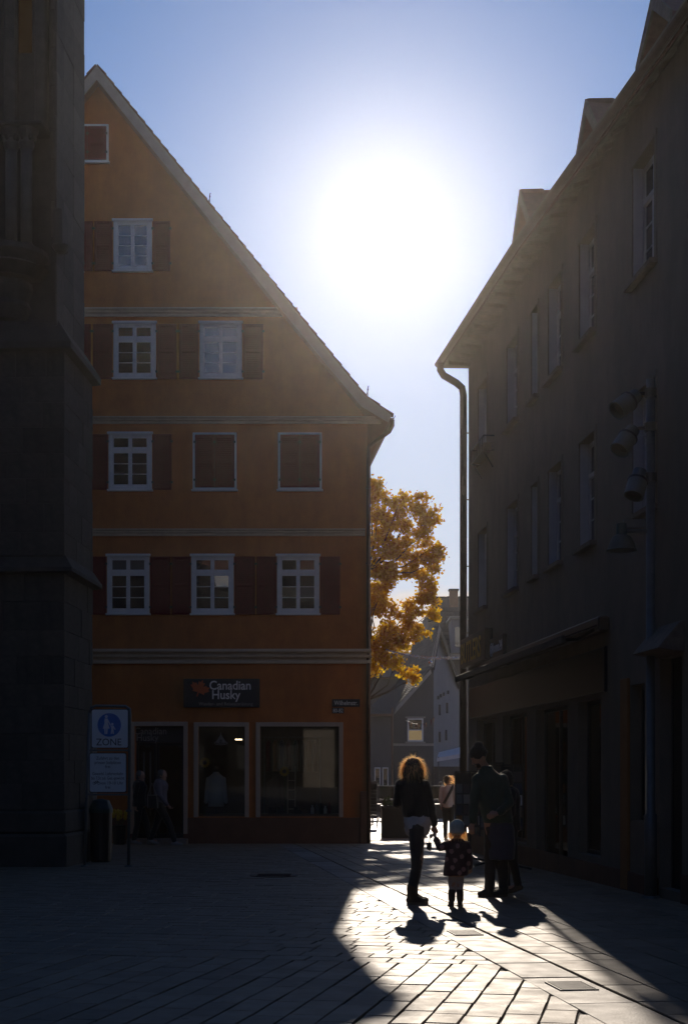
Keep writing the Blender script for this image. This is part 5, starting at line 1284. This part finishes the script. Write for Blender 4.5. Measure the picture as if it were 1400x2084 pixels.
# ------------------------------------------------------------------ postcard stands in front of the shop
def stand(px, Y, w_, h, label, seed):
    x = at(px, 0, Y).x; z = gz(Y); r = thing('card_stand', label, 'card stand', (x, Y, z), 'card stands before the shop'); rg = random.Random(seed)
    m_ = MB(); m_.tube([(x, Y, z), (x, Y, z + h)], .02, 8); m_.box((x - w_/2, Y - .02, z + h - .02), (x + w_/2, Y + .02, z + h)); m_.box((x - w_/2, Y - .02, z + .62), (x + w_/2, Y + .02, z + .64))
    for s in (-1, 1): m_.tube([(x + s*w_/2, Y, z + .5), (x + s*w_/2, Y, z + h)], .012, 6); m_.tube([(x, Y, z + .08), (x + s*.3, Y - .1, z + .02)], .018, 6); m_.tube([(x, Y, z + .08), (x + s*.2, Y + .28, z + .02)], .018, 6)
    m_.box((x - w_/2, Y + .022, z + .62), (x + w_/2, Y + .03, z + h - .03))
    m_.build('frame', M['darkmetal'], r)
    nc = max(2, round(w_/.14)); nr = int((h - .7)/.19)
    for i in range(nc):
        for j in range(nr):
            a = x - w_/2 + (i + .1)*w_/nc; b = x - w_/2 + (i + .9)*w_/nc; c_ = z + .66 + j*.19; m_ = MB()
            m_.prism([(a, Y - .06, c_), (b, Y - .06, c_), (b, Y - .026, c_ + .165), (a, Y - .026, c_ + .165)], (0, .004, 0)); m_.build('card', M[rg.choice(('greywall', 'orangebrown', 'barge', 'soffit', 'coat_blue', 'signwhite', 'greymetal'))], r)
stand(956, 25.5, .52, 1.62, 'postcard stand left of the man in the green jacket', 1)
stand(1000, 24.0, .40, 1.75, 'tall postcard stand behind the man in the green jacket', 2)
stand(1042, 23.0, .34, 1.70, 'narrow postcard stand at the right of the man', 3)

# ------------------------------------------------------------------ people
def blob(name, mb, mt, parent, voxel=.012, smooth=6, wrinkle=0.0, wscale=14):
    "fuse overlapping closed shapes into ONE continuous surface"
    org = root_org(parent)
    me = bpy.data.meshes.new(name); me.from_pydata([v - org for v in mb.v], [], mb.f)
    bm = bmesh.new(); bm.from_mesh(me); bmesh.ops.recalc_face_normals(bm, faces=bm.faces); bm.to_mesh(me); bm.free()
    tmp = bpy.data.objects.new('tmp', me); C.objects.link(tmp)
    r_ = tmp.modifiers.new('r', 'REMESH'); r_.mode = 'VOXEL'; r_.voxel_size = voxel
    s_ = tmp.modifiers.new('s', 'SMOOTH'); s_.iterations = smooth; s_.factor = .5
    dg = bpy.context.evaluated_depsgraph_get(); m2 = bpy.data.meshes.new_from_object(tmp.evaluated_get(dg)); m2.name = name
    bpy.data.objects.remove(tmp); bpy.data.meshes.remove(me)
    if wrinkle:
        nrm = [v.normal.copy() for v in m2.vertices]
        for v, n in zip(m2.vertices, nrm):
            p = v.co; k = noise.noise(Vector((p.x*wscale, p.y*wscale, p.z*wscale*.6))) + .5*noise.noise(Vector((p.x*wscale*2.3, p.y*wscale*2.3, p.z*wscale*1.2)))
            v.co = p + n*(k*wrinkle)
    for p in m2.polygons: p.use_smooth = True
    m2.materials.clear()
    return link(name, m2, mt, parent)

def hand(mb, wr, hd, curl, s=1.0, side=None):
    "palm, four unequal bent fingers and a thumb; hd is the knuckle centre, curl the direction the fingers bend towards"
    wr, hd = Vector(wr), Vector(hd); d = (hd - wr).normalized(); cu = Vector(curl); cu = (cu - d*cu.dot(d)).normalized(); sd = d.cross(cu) * (side or 1)
    mb.cap(wr, hd, .024*s, .030*s); mb.cap(hd + sd*.018*s, hd - sd*.018*s, .019*s, .019*s)
    for k, L in enumerate((.066, .076, .070, .054)):
        b = hd + sd*((k - 1.5)*.019*s); m1 = b + d*(L*.5*s) + cu*(.012*s); m2 = m1 + (d*.45 + cu*.8).normalized()*(L*.42*s); m3 = m2 + (cu - d*.2).normalized()*(L*.30*s)
        mb.cap(b, m1, .0098*s, .0092*s, 8); mb.cap(m1, m2, .0092*s, .0085*s, 8); mb.cap(m2, m3, .0085*s, .0075*s, 8)
    tb_ = wr.lerp(hd, .35) - sd*.022*s; t1 = tb_ - sd*.024*s + d*.028*s + cu*.012*s; t2 = t1 + d*.028*s + cu*.014*s
    mb.cap(tb_, t1, .0115*s, .0105*s, 8); mb.cap(t1, t2, .0105*s, .0085*s, 8)

def head(mb, c, face, s=1.0, up=(0, 0, 1)):
    "skull, jaw, nose, brow, lips and ears; face is the direction the person looks in"
    f = Vector(face).normalized(); u = Vector(up); u = (u - f*u.dot(f)).normalized(); r = f.cross(u); c = Vector(c)
    rot = Matrix((r, f, u)).transposed()
    mb.ell(c + u*.02*s, (.075*s, .094*s, .100*s), 18, 12, rot); mb.ell(c + f*.018*s - u*.062*s, (.056*s, .066*s, .062*s), 16, 10, rot)
    mb.ell(c + f*.066*s - u*.105*s, (.022*s, .02*s, .018*s), 10, 6, rot)
    mb.cap(c + f*.088*s + u*.012*s, c + f*.110*s - u*.030*s, .009*s, .014*s, 8); mb.ell(c + f*.078*s + u*.030*s, (.05*s, .018*s, .012*s), 10, 6, rot)
    mb.ell(c + f*.088*s - u*.066*s, (.024*s, .012*s, .006*s), 10, 6, rot); mb.ell(c + f*.086*s - u*.077*s, (.02*s, .012*s, .007*s), 10, 6, rot)
    for sg in (-1, 1):
        mb.ell(c + r*(sg*.077*s) - f*.008*s - u*.012*s, (.011*s, .022*s, .032*s), 8, 6, rot)
        mb.ell(c + r*(sg*.032*s) + f*.080*s + u*.012*s, (.013*s, .010*s, .009*s), 8, 6, rot)
    return f, u, r

def shoe(mb, heel, toe, ank, w_=.045, h=.05, s=1.0):
    heel, toe, ank = Vector(heel), Vector(toe), Vector(ank); d = (toe - heel)
    mb.cap(heel + Vector((0, 0, h*.55)), heel.lerp(toe, .5) + Vector((0, 0, h*.5)), w_*.72*s, w_*.78*s); mb.cap(heel.lerp(toe, .45) + Vector((0, 0, h*.45)), toe + Vector((0, 0, h*.38)), w_*.82*s, w_*.62*s)
    mb.cap(ank, heel.lerp(toe, .22) + Vector((0, 0, h)), w_*.98*s, w_*.9*s); mb.cap(heel.lerp(toe, .25) + Vector((0, 0, h)), heel.lerp(toe, .62) + Vector((0, 0, h*.7)), w_*.85*s, w_*.7*s)
def sole(name, heel, toe, parent, mt, w_=.046, t=.022):
    heel, toe = Vector(heel), Vector(toe); d = (toe - heel).normalized(); sd = Vector((-d.y, d.x, 0)).normalized(); L = (toe - heel).length
    pts = []
    for k in range(20):
        a = 2*math.pi*k/20; x = math.cos(a); y = math.sin(a); wd = w_*(1.0 if x > 0 else .82)
        pts.append(heel + d*(L*(.5 + .62*x)) + sd*(wd*y) )
    m_ = MB(); m_.prism(pts, (0, 0, t)); return m_.build(name, mt, parent)

def hair_strands(name, c, rx, ry, rz, n, length, mt, parent, face, rg, fall=.6, back=0.0, wind=(0, 0, 0), zmin=-.6, width=.0016, radial=.8):
    "thin curved locks growing from the scalp"
    m_ = MB(); c = Vector(c); f = Vector(face).normalized()
    for k in range(n):
        while True:
            d = Vector((rg.gauss(0, 1), rg.gauss(0, 1), rg.gauss(0, 1))).normalized()
            if d.z > zmin and d.dot(f) < .55 and not (d.y < -.25 and rg.random() < .8): break
        p = c + Vector((d.x*rx, d.y*ry, d.z*rz)); L = length*rg.uniform(.6, 1.15); v = d*radial + Vector((rg.gauss(0, .35), rg.gauss(0, .35), rg.gauss(0, .25))) + Vector(wind)
        s = v.cross(Vector((rg.gauss(0, 1), rg.gauss(0, 1), rg.gauss(0, 1)))).normalized()*width*rg.uniform(.7, 1.5); seg = 6; prev = None
        for j in range(seg + 1):
            t = j/seg; w_ = 1 - .75*t
            a, b = m_.add(p - s*w_), m_.add(p + s*w_)
            if prev: m_.f.append([prev[0], prev[1], b, a])
            prev = (a, b)
            v = v + Vector((rg.gauss(0, .12), rg.gauss(0, .12), -fall*.42 + rg.gauss(0, .08))); p = p + v.normalized()*(L/seg)
    return m_.build(name, mt, parent, recalc=False)

def person_root(label, px, Y, group=None):
    x = at(px, 0, Y).x; loc = Vector((x, Y, gz(Y))); r = thing('person', label, 'person', loc, group)
    return r, (lambda x_, y_, z_: loc + Vector((x_, y_, z_)))

# ---- the woman
wr_, q = person_root('woman with windswept blonde hair and short black jacket holding a child by the hand', 845, 16.2)
rg = random.Random(21)
hc = q(-.03, .0, 1.545)
b = MB(); head(b, hc, (.35, .93, -.05), .98)
b.cap(q(-.04, -.015, 1.38), q(-.03, -.005, 1.48), .058, .052)
b.loft([(*q(.02, 0, .80),.13, .10), (*q(.02, 0, .90), .155, .11), (*q(0, 0, 1.06), .12, .09), (*q(-.03, 0, 1.22), .145, .10), (*q(-.04, 0, 1.36), .15, .09), (*q(-.04, 0, 1.42), .07, .06)])
b.cap(q(.10, 0, 1.35), q(.175, .03, 1.10), .045, .036); b.cap(q(.175, .03, 1.10), q(.212, .0, .90), .036, .026); hand(b, q(.212, 0, .90), q(.222, .01, .845), (.3, .9, -.2), .95)
b.cap(q(-.17, 0, 1.35), q(-.205, .06, 1.14), .045, .036); b.cap(q(-.205, .06, 1.14), q(-.16, .22, 1.34), .036, .026); hand(b, q(-.16, .22, 1.34), q(-.145, .235, 1.40), (.8, .3, .2), .95)
for y in (-.07, .08): b.cap(q(.02, y, .82), q(.03 + y*.1, y, .46), .08, .055); b.cap(q(.03 + y*.1, y, .46), q(-.04 + (.02 if y > 0 else 0), y, .10), .05, .034); b.cap(q(-.04, y, .06), q(.08, y, .04), .034, .028)
blob('body', b, M['skin'], wr_, .0085, 4)
b = MB()
for y, kx, ax in ((-.07, .012, -.045), (.08, .030, -.02)):
    b.cap(q(.015, y*.8, .84), q(kx, y, .47), .098, .066); b.cap(q(kx, y, .47), q(ax, y, .14), .064, .052)
b.cap(q(.015, -.05, .86), q(.015, .06, .86), .105, .105)
blob('jeans', b, M['jeans'], wr_, .012, 4, .006, 18)
b = MB(); b.loft([(*q(.018, 0, .765), .090, .10), (*q(.018, 0, .79), .125, .12), (*q(.022, 0, .85), .150, .135), (*q(.022, 0, .93), .158, .138), (*q(.018, 0, 1.02), .142, .12), (*q(0, 0, 1.08), .12, .10)], 24)
blob('shirt', b, M['shirt_grey'], wr_, .011, 3, .010, 16)
b = MB(); b.loft([(*q(.02, 0, .985), .150, .125), (*q(.012, 0, 1.02), .158, .130), (*q(-.005, 0, 1.12), .150, .122), (*q(-.03, 0, 1.25), .150, .122), (*q(-.045, 0, 1.35), .162, .115), (*q(-.042, 0, 1.41), .13, .09), (*q(-.04, -.01, 1.47), .065, .065), (*q(-.036, -.01, 1.50), .062, .062)], 24)
b.cap(q(.105, 0, 1.355), q(.178, .03, 1.10), .064, .052); b.cap(q(.178, .03, 1.10), q(.212, .0, .915), .052, .042)
b.cap(q(-.165, 0, 1.36), q(-.205, .06, 1.14), .064, .054); b.cap(q(-.205, .06, 1.14), q(-.165, .20, 1.31), .052, .042)
blob('jacket', b, M['jacket_black'], wr_, .011, 4, .008, 15)
for y, ax in ((-.07, -.045), (.08, -.02)):
    b = MB(); shoe(b, q(ax - .03, y, .02), q(ax + .145, y - .01, .02), q(ax, y, .13), .052, .06); b.cap(q(ax, y, .10), q(ax, y, .20), .054, .058); o = blob('boot', b, M['boot'], wr_, .009, 3, .003, 30)
    so_ = MB(); sole('sole', q(ax - .035, y, .001), q(ax + .15, y - .01, .001), o, M['soffit'], .054, .028)
b = MB(); b.ell(hc + Vector((.0, -.012, .022)), (.098, .105, .098), 18, 12); b.ell(hc + Vector((-.035, -.03, -.05)), (.085, .085, .10)); b.ell(hc + Vector((.045, -.03, -.055)), (.080, .08, .10)); b.ell(hc + Vector((0, -.045, -.07)), (.095, .06, .085)); b.cap(hc + Vector((.075, -.03, -.09)), hc + Vector((.135, -.03, -.125)), .035, .012)
hr = blob('hair', b, M['hairbrown'], wr_, .010, 3, .010, 26)
hair_strands('hair_locks', hc + Vector((.0, -.01, .0)), .098, .102, .100, 1100, .14, M['blonde'], wr_, (.2, .98, -.1), rg, 1.0, 0, (.10, 0, 0), -.5, .0022, .34)
hair_strands('hair_fringe', hc + Vector((.0, -.01, .01)), .100, .100, .104, 600, .075, M['blonde'], wr_, (.2, .98, -.1), rg, .35, 0, (.1, 0, .08), -.55, .0016, .7)
# pouch dangling beside her thigh
p = q(.205, -.02, .80); ph = thing('dangling_pouch', 'small dark pouch dangling on a cord beside the thigh of the woman', 'pouch', q(.15, -.03, .62))
m_ = MB(); m_.tube([p, q(.165, -.03, .76), q(.155, -.03, .70)], .005, 5); m_.build('cord', M['black'], ph)
m_ = MB(); m_.prism([q(.125, -.03, .70), q(.18, -.03, .705), q(.185, -.03, .64), q(.165, -.03, .60), q(.13, -.03, .63)], (0, .02, 0)); m_.build('pouch', M['black'], ph, bevel=.004)
m_ = MB(); m_.ell(q(.175, -.03, .775), (.02, .018, .025), 8, 6); m_.build('charm', M['shirt_grey'], ph, smooth=True)

# ---- the child
ch_, q = person_root('small child in pale knitted hat and dark spotted coat holding the hand of the woman', 928, 15.9)
hc = q(.010, .0, .845)
b = MB(); head(b, hc, (0, 1, .05), .84); b.cap(q(.01, 0, .70), q(.01, 0, .78), .045, .042)
b.loft([(*q(0, 0, .34), .10, .08), (*q(.01, 0, .50), .105, .08), (*q(.012, 0, .64), .10, .07), (*q(.012, 0, .72), .05, .045)])
b.cap(q(-.10, 0, .68), q(-.175, .03, .655), .032, .028); b.cap(q(-.175, .03, .655), q(-.218, .20, .755), .028, .021); hand(b, q(-.218, .20, .755), q(-.222, .245, .80), (-.1, .6, .8), .62)
b.cap(q(.115, 0, .68), q(.16, .0, .54), .032, .027); b.cap(q(.16, 0, .54), q(.165, .04, .42), .027, .021); hand(b, q(.165, .04, .42), q(.165, .05, .385), (-.6, .6, 0), .62)
for x in (-.045, .04): b.cap(q(x*.9, 0, .36), q(x, .0, .24), .048, .038); b.cap(q(x, 0, .24), q(x, .0, .07), .036, .026); b.cap(q(x, 0, .05), q(x, .09, .035), .026, .024)
blob('body', b, M['skin'], ch_, .0075, 3)
b = MB()
for x in (-.047, .042): b.cap(q(x*.9, 0, .38), q(x, .004, .24), .055, .042); b.cap(q(x, .004, .24), q(x, 0, .13), .041, .036)
blob('tights', b, M['tights'], ch_, .009, 3, .003, 30)
b = MB(); b.loft([(*q(-.008, 0, .345), .138, .105), (*q(-.006, 0, .37), .143, .11), (*q(.0, 0, .46), .138, .108), (*q(.008, 0, .57), .128, .10), (*q(.012, 0, .67), .122, .092), (*q(.012, 0, .72), .095, .075), (*q(.011, 0, .76), .058, .055)], 22)
b.cap(q(-.095, 0, .685), q(-.175, .03, .655), .052, .045); b.cap(q(-.175, .03, .655), q(-.212, .17, .735), .045, .037)
b.cap(q(.115, 0, .685), q(.145, .0, .54), .050, .045); b.cap(q(.145, 0, .54), q(.150, .03, .44), .045, .038)
coat = blob('coat', b, M['coat_dark'], ch_, .009, 4, .004, 22)
me = coat.data; spots = [q(x, -.12, z) - root_org(ch_) for x, z in ((-.05, .44), (.075, .42), (-.06, .62), (.055, .56), (.14, .62), (.135, .48), (-.02, .52), (.01, .68), (-.115, .53), (-.16, .665), (.03, .38))]
coat.data.materials.append(M['dot'])
for p in me.polygons:
    c = p.center
    for s in spots:
        dx_, dz_ = c.x - s.x, c.z - s.z
        if p.normal.y < .1 and (dx_*dx_ + dz_*dz_*.8) < .0245**2: p.material_index = 1
for x in (-.05, .042):
    b = MB(); shoe(b, q(x, -.035, .012), q(x + (.008 if x > 0 else -.012), .085, .012), q(x, -.01, .10), .036, .045); b.cap(q(x, -.008, .08), q(x, -.004, .165), .041, .043); o = blob('boot', b, M['boot'], ch_, .008, 3)
    sole('sole', q(x, -.035, .001), q(x + (.008 if x > 0 else -.012), .085, .001), o, M['soffit'], .038, .016)
b = MB(); b.ell(hc + Vector((0, -.006, .034)), (.086, .090, .096), 20, 12); b.loft([(hc.x, hc.y - .006, hc.z - .03, .084, .09), (hc.x, hc.y - .006, hc.z + .012, .088, .094)], 20)
blob('hat', b, M['beanie_pale'], ch_, .008, 3, .0015, 60)
hair_strands('hair', hc + Vector((0, 0, -.03)), .072, .074, .05, 420, .085, M['blonde'], ch_, (0, 1, 0), rg, .9, 0, (0, 0, -.3), -.8, .0018)

# ---- the man in the green jacket, leaning towards the child
mn_, q = person_root('man in dark green jacket and black beanie leaning down towards the child', 1010, 17.3)
hc = q(-.215, -.03, 1.70); fc = Vector((-.80, -.28, -.50))
b = MB(); head(b, hc, fc, 1.06); b.cap(q(-.12, 0, 1.52), q(-.19, -.02, 1.64), .066, .060)
b.loft([(*q(.0, 0, .86), .15, .12), (*q(-.02, 0, 1.0), .15, .12), (*q(-.06, 0, 1.2), .17, .125), (*q(-.09, 0, 1.40), .18, .12), (*q(-.11, 0, 1.50), .10, .085)])
b.cap(q(-.23, -.05, 1.42), q(-.285, -.10, 1.13), .052, .042); b.cap(q(-.285, -.10, 1.13), q(-.30, -.12, .90), .041, .030); hand(b, q(-.30, -.12, .90), q(-.315, -.13, .83), (.3, .6, -.2), 1.08)
b.cap(q(.07, .0, 1.42), q(.13, -.06, 1.14), .052, .042); b.cap(q(.13, -.06, 1.14), q(-.0, -.20, 1.02), .041, .030); hand(b, q(.0, -.20, 1.02), q(-.07, -.215, 1.0), (-.3, .6, -.3), 1.08)
b.cap(q(-.06, .0, .86), q(-.075, .03, .47), .092, .06); b.cap(q(-.075, .03, .47), q(-.085, .0, .10), .056, .038); b.cap(q(-.09, 0, .06), q(-.2, -.01, .04), .036, .03)
b.cap(q(.06, .08, .86), q(.075, .06, .47), .092, .06); b.cap(q(.075, .06, .47), q(.085, .02, .10), .056, .038); b.cap(q(.09, .02, .06), q(-.02, -.02, .04), .036, .03)
blob('body', b, M['skin'], mn_, .009, 4)
b = MB(); b.loft([(*q(.02, 0, .90), .180, .145), (*q(.01, 0, .96), .185, .145), (*q(-.015, 0, 1.08), .188, .142), (*q(-.06, 0, 1.26), .198, .142), (*q(-.085, 0, 1.40), .205, .135), (*q(-.10, 0, 1.49), .150, .105), (*q(-.125, -.005, 1.55), .085, .085), (*q(-.145, -.01, 1.59), .08, .08)], 24)
b.cap(q(-.225, -.04, 1.42), q(-.285, -.10, 1.13), .078, .064); b.cap(q(-.285, -.10, 1.13), q(-.30, -.12, .93), .062, .050)
b.cap(q(.07, .0, 1.42), q(.14, -.06, 1.14), .078, .066); b.cap(q(.14, -.06, 1.14), q(.02, -.19, 1.03), .062, .050)
blob('jacket', b, M['jacket_green'], mn_, .012, 4, .010, 13)
b = MB(); b.loft([(*q(.055, .02, .45), .170, .13), (*q(.055, .02, .48), .172, .135), (*q(.05, .02, .65), .178, .14), (*q(.035, .01, .82), .178, .14), (*q(.02, 0, .94), .165, .13)], 24)
blob('long_tunic', b, M['coat_blue'], mn_, .012, 3, .009, 12)
b = MB()
b.cap(q(-.05, .0, .84), q(-.075, .03, .47), .098, .078); b.cap(q(-.075, .03, .47), q(-.085, .0, .09), .076, .062)
b.cap(q(.06, .07, .84), q(.075, .06, .47), .098, .078); b.cap(q(.075, .06, .47), q(.085, .02, .09), .076, .062); b.cap(q(-.03, .02, .86), q(.05, .05, .86), .12, .12)
blob('trousers', b, M['trousers'], mn_, .012, 3, .008, 14)
for hx_, hy_, tx_, ty_ in ((-.055, 0, -.205, -.02), (.115, .02, -.03, -.02)):
    b = MB(); shoe(b, q(hx_, hy_, .015), q(tx_, ty_, .015), q(hx_ - .03, hy_, .11), .054, .06); o = blob('shoe', b, M['jacket_black'], mn_, .010, 3)
    sole('sole', q(hx_ + .005, hy_, .001), q(tx_ - .005, ty_, .001), o, M['boot'], .054, .024)
f_ = fc.normalized(); u_ = (Vector((0, 0, 1)) - f_*f_.z).normalized(); r_ = f_.cross(u_); rot = Matrix((r_, f_, u_)).transposed()
b = MB(); b.ell(hc + u_*.045 - f_*.01, (.092, .110, .108), 20, 12, rot); b.ell(hc + u_*.115 - f_*.055, (.058, .066, .060), 14, 10, rot); b.ell(hc + u_*.012 - f_*.02, (.095, .112, .05), 18, 10, rot)
blob('beanie', b, M['beanie_black'], mn_, .009, 3, .0015, 60)
b = MB(); b.ell(hc - u_*.08 + f_*.055, (.05, .045, .045), 12, 8, rot); blob('beard', b, M['hairbrown'], mn_, .009, 2, .004, 60)

# ---- the person behind him
p2_, q = person_root('person in black clothes half hidden behind the man in the green jacket', 1036, 17.8)
hc = q(-.05, .02, 1.42)
def simple_person(root, q, hc, face, parts, sc=1.0, top='jacket_black', low='trousers', feet='boot', hairm='hairbrown', toes=((-.10, -.05), (.10, .02)), step=(.0, .0), fwd=(1, 0), lift=0.0, armf=(.05, -.05), handbag=None, sleeve=True, longhair=False):
    f = Vector((fwd[0], fwd[1], 0)).normalized(); s = Vector((-f.y, f.x, 0))
    def k(a, l, z): p = q(0, 0, 0) + f*(a*sc) + s*(l*sc); p.z += z*sc; return p
    def kk(a, l, z): p = k(a, l, z); return (p.x, p.y, p.z)
    b = MB(); head(b, hc, face, .98*sc); nb = k(0, 0, 1.40); b.cap(nb, hc - Vector((0, 0, .06*sc)), .056*sc, .052*sc)
    b.loft([(*kk(0, 0, .82), .13*sc, .13*sc), (*kk(0, 0, 1.05), .115*sc, .115*sc), (*kk(.01, 0, 1.3), .13*sc, .13*sc), (*kk(0, 0, 1.40), .06*sc, .06*sc)])
    arms = []
    for sg, a in ((-1, armf[0]), (1, armf[1])):
        A, B, D_ = k(0, sg*.17, 1.34), k(a*.6 - .03, sg*.215, 1.07), k(a*2.0, sg*.20, .86); arms.append((A, B, D_))
        b.cap(A, B, .045*sc, .036*sc); b.cap(B, D_, .036*sc, .026*sc); hand(b, D_, D_ + (D_ - B).normalized()*.07*sc, f - Vector((0, 0, .2)), .95*sc)
    legs = []
    for sg, st in ((-1, step[0]), (1, step[1])):
        hp, kn, an = k(0, sg*.08, .84), k(st*.55 + .03, sg*.08, .46), k(st, sg*.07, .09 + (lift if st < 0 else 0)); legs.append((hp, kn, an, st))
        b.cap(hp, kn, .082*sc, .056*sc); b.cap(kn, an, .052*sc, .036*sc); b.cap(an - Vector((0, 0, .04)), an + f*.11*sc - Vector((0, 0, .05)), .034*sc, .028*sc)
    blob('body', b, M['skin'], root, .011, 3)
    b = MB(); b.loft([(*kk(0, 0, .84), .155*sc, .155*sc), (*kk(0, 0, .95), .15*sc, .15*sc), (*kk(0, 0, 1.1), .14*sc, .14*sc), (*kk(.01, 0, 1.28), .165*sc, .15*sc), (*kk(0, 0, 1.38), .12*sc, .12*sc), (*kk(0, 0, 1.43), .06*sc, .06*sc)], 20)
    for A, B, D_ in arms: b.cap(A, B, .062*sc, .052*sc); b.cap(B, B.lerp(D_, .92), .05*sc, .042*sc)
    blob('jacket', b, M[top], root, .013, 3, .008, 14)
    b = MB()
    for hp, kn, an, st in legs: b.cap(hp, kn, .098*sc, .07*sc); b.cap(kn, an, .068*sc, .056*sc)
    b.cap(k(0, -.06, .86), k(0, .06, .86), .115*sc, .115*sc); blob('trousers', b, M[low], root, .013, 3, .007, 14)
    for hp, kn, an, st in legs:
        up = Vector((0, 0, lift*1.0)) if st < 0 else Vector()
        he = an - Vector((0, 0, .085*sc)) - f*.04*sc; to = he + f*.19*sc - up*.9
        b = MB(); shoe(b, he, to, an, .05, .055, sc); blob('shoe', b, M[feet], root, .011, 2)
    b = MB(); ff = Vector(face).normalized(); b.ell(hc + Vector((0, 0, .03)) - ff*.02*sc, (.092*sc, .092*sc, .098*sc), 16, 10); b.ell(hc - ff*.045*sc - Vector((0, 0, .03)), (.075*sc, .075*sc, .08*sc))
    if longhair: b.ell(hc - ff*.05*sc - Vector((0, 0, .12)), (.08*sc, .07*sc, .12*sc))
    blob('hair', b, M[hairm], root, .011, 2, .005, 30)
    return k
simple_person(p2_, q, hc, (-.9, .3, -.4), None, .94, hairm='beanie_black', fwd=(-1, -.1), step=(.02, -.10), lift=.05, armf=(.06, .08))

# ---- two walkers passing the shop, two people down the street
r, q = person_root('walker in lilac grey shirt with dark bag passing the shop door', 327, 33.0, 'walkers in front of the shop')
k = simple_person(r, q, q(.05, -.02, 1.62), (.95, -.3, -.05), None, 1.08, 'shirt_lilac', 'trousers', 'shoe_pale', 'greyhair', fwd=(1, -.08), step=(.32, -.22), lift=.05, armf=(.10, -.02))
c = q(-.14, -.24, 1.02); bg_ = thing('shoulder_bag', 'dark shoulder bag with pale edges carried by the walker in the lilac grey shirt', 'bag', c)
m_ = MB(); m_.box((c.x - .12, c.y - .05, c.z - .17), (c.x + .12, c.y + .05, c.z + .15)); m_.build('bag_body', M['black'], bg_, bevel=.015)
m_ = MB(); m_.tube([c + Vector((-.11, -.055, -.16)), c + Vector((-.11, -.055, .14)), c + Vector((-.02, -.02, .42)), c + Vector((.09, -.055, .14)), c + Vector((.11, -.055, -.16))], .008, 6); m_.tube([c + Vector((-.11, -.056, .14)), c + Vector((.11, -.056, .14))], .007, 6); m_.build('strap', M['greyletter'], bg_)
r, q = person_root('walker in black coat half hidden behind the pedestrian zone sign', 284, 33.2, 'walkers in front of the shop')
simple_person(r, q, q(.03, 0, 1.60), (.95, -.3, -.05), None, 1.06, 'jacket_black', 'trousers', 'shoe_pale', 'greyhair', fwd=(1, -.08), step=(-.10, .22), lift=.04, armf=(-.02, .08))
r, q = person_root('blonde person in white top with a dark shoulder strap down the sunlit street', 912, 37.0, 'people down the street')
hc = q(-.02, 0, 1.53)
k = simple_person(r, q, hc, (.5, .86, 0), None, .98, 'shirt_white', 'trousers', 'boot', 'hairbrown', fwd=(.3, .95), step=(.05, -.05), armf=(.02, .04))
hair_strands('hair_locks', hc + Vector((.04, -.01, -.02)), .085, .09, .10, 300, .12, M['blonde'], r, (.3, .95, 0), rg, .5, 0, (.5, 0, 0), -.6, .004)
m_ = MB(); m_.tube([q(-.13, -.16, .92), q(-.02, -.17, 1.12), q(.08, -.15, 1.30), q(.12, -.05, 1.42)], .035, 8); m_.build('bag_strap', M['black'], r, smooth=True)
r, q = person_root('shorter dark haired person left of the blonde person in the white top', 896, 61.0, 'people down the street')
simple_person(r, q, q(.0, 0, 1.48), (-.3, .95, 0), None, .96, 'jacket_black', 'trousers', 'boot', 'hairbrown', fwd=(-.1, .99), step=(.04, -.04), armf=(.03, .03))

# ------------------------------------------------------------------ thin haze volume, added to give the glare around the sun
m_ = MB(); m_.box((-310, -65, -6.0), (310, 425, 21.0))
hm = bpy.data.materials.new('haze'); hm.use_nodes = True; t = hm.node_tree; t.nodes.clear()
pv = t.nodes.new('ShaderNodeVolumePrincipled'); pv.inputs['Color'].default_value = (0.97, 0.92, 0.85, 1); pv.inputs['Density'].default_value = HAZE_DENSITY; pv.inputs['Anisotropy'].default_value = HAZE_G
o = t.nodes.new('ShaderNodeOutputMaterial'); t.links.new(pv.outputs[0], o.inputs['Volume'])
hz_ = m_.build('haze', hm); tag(hz_, kind='stuff')
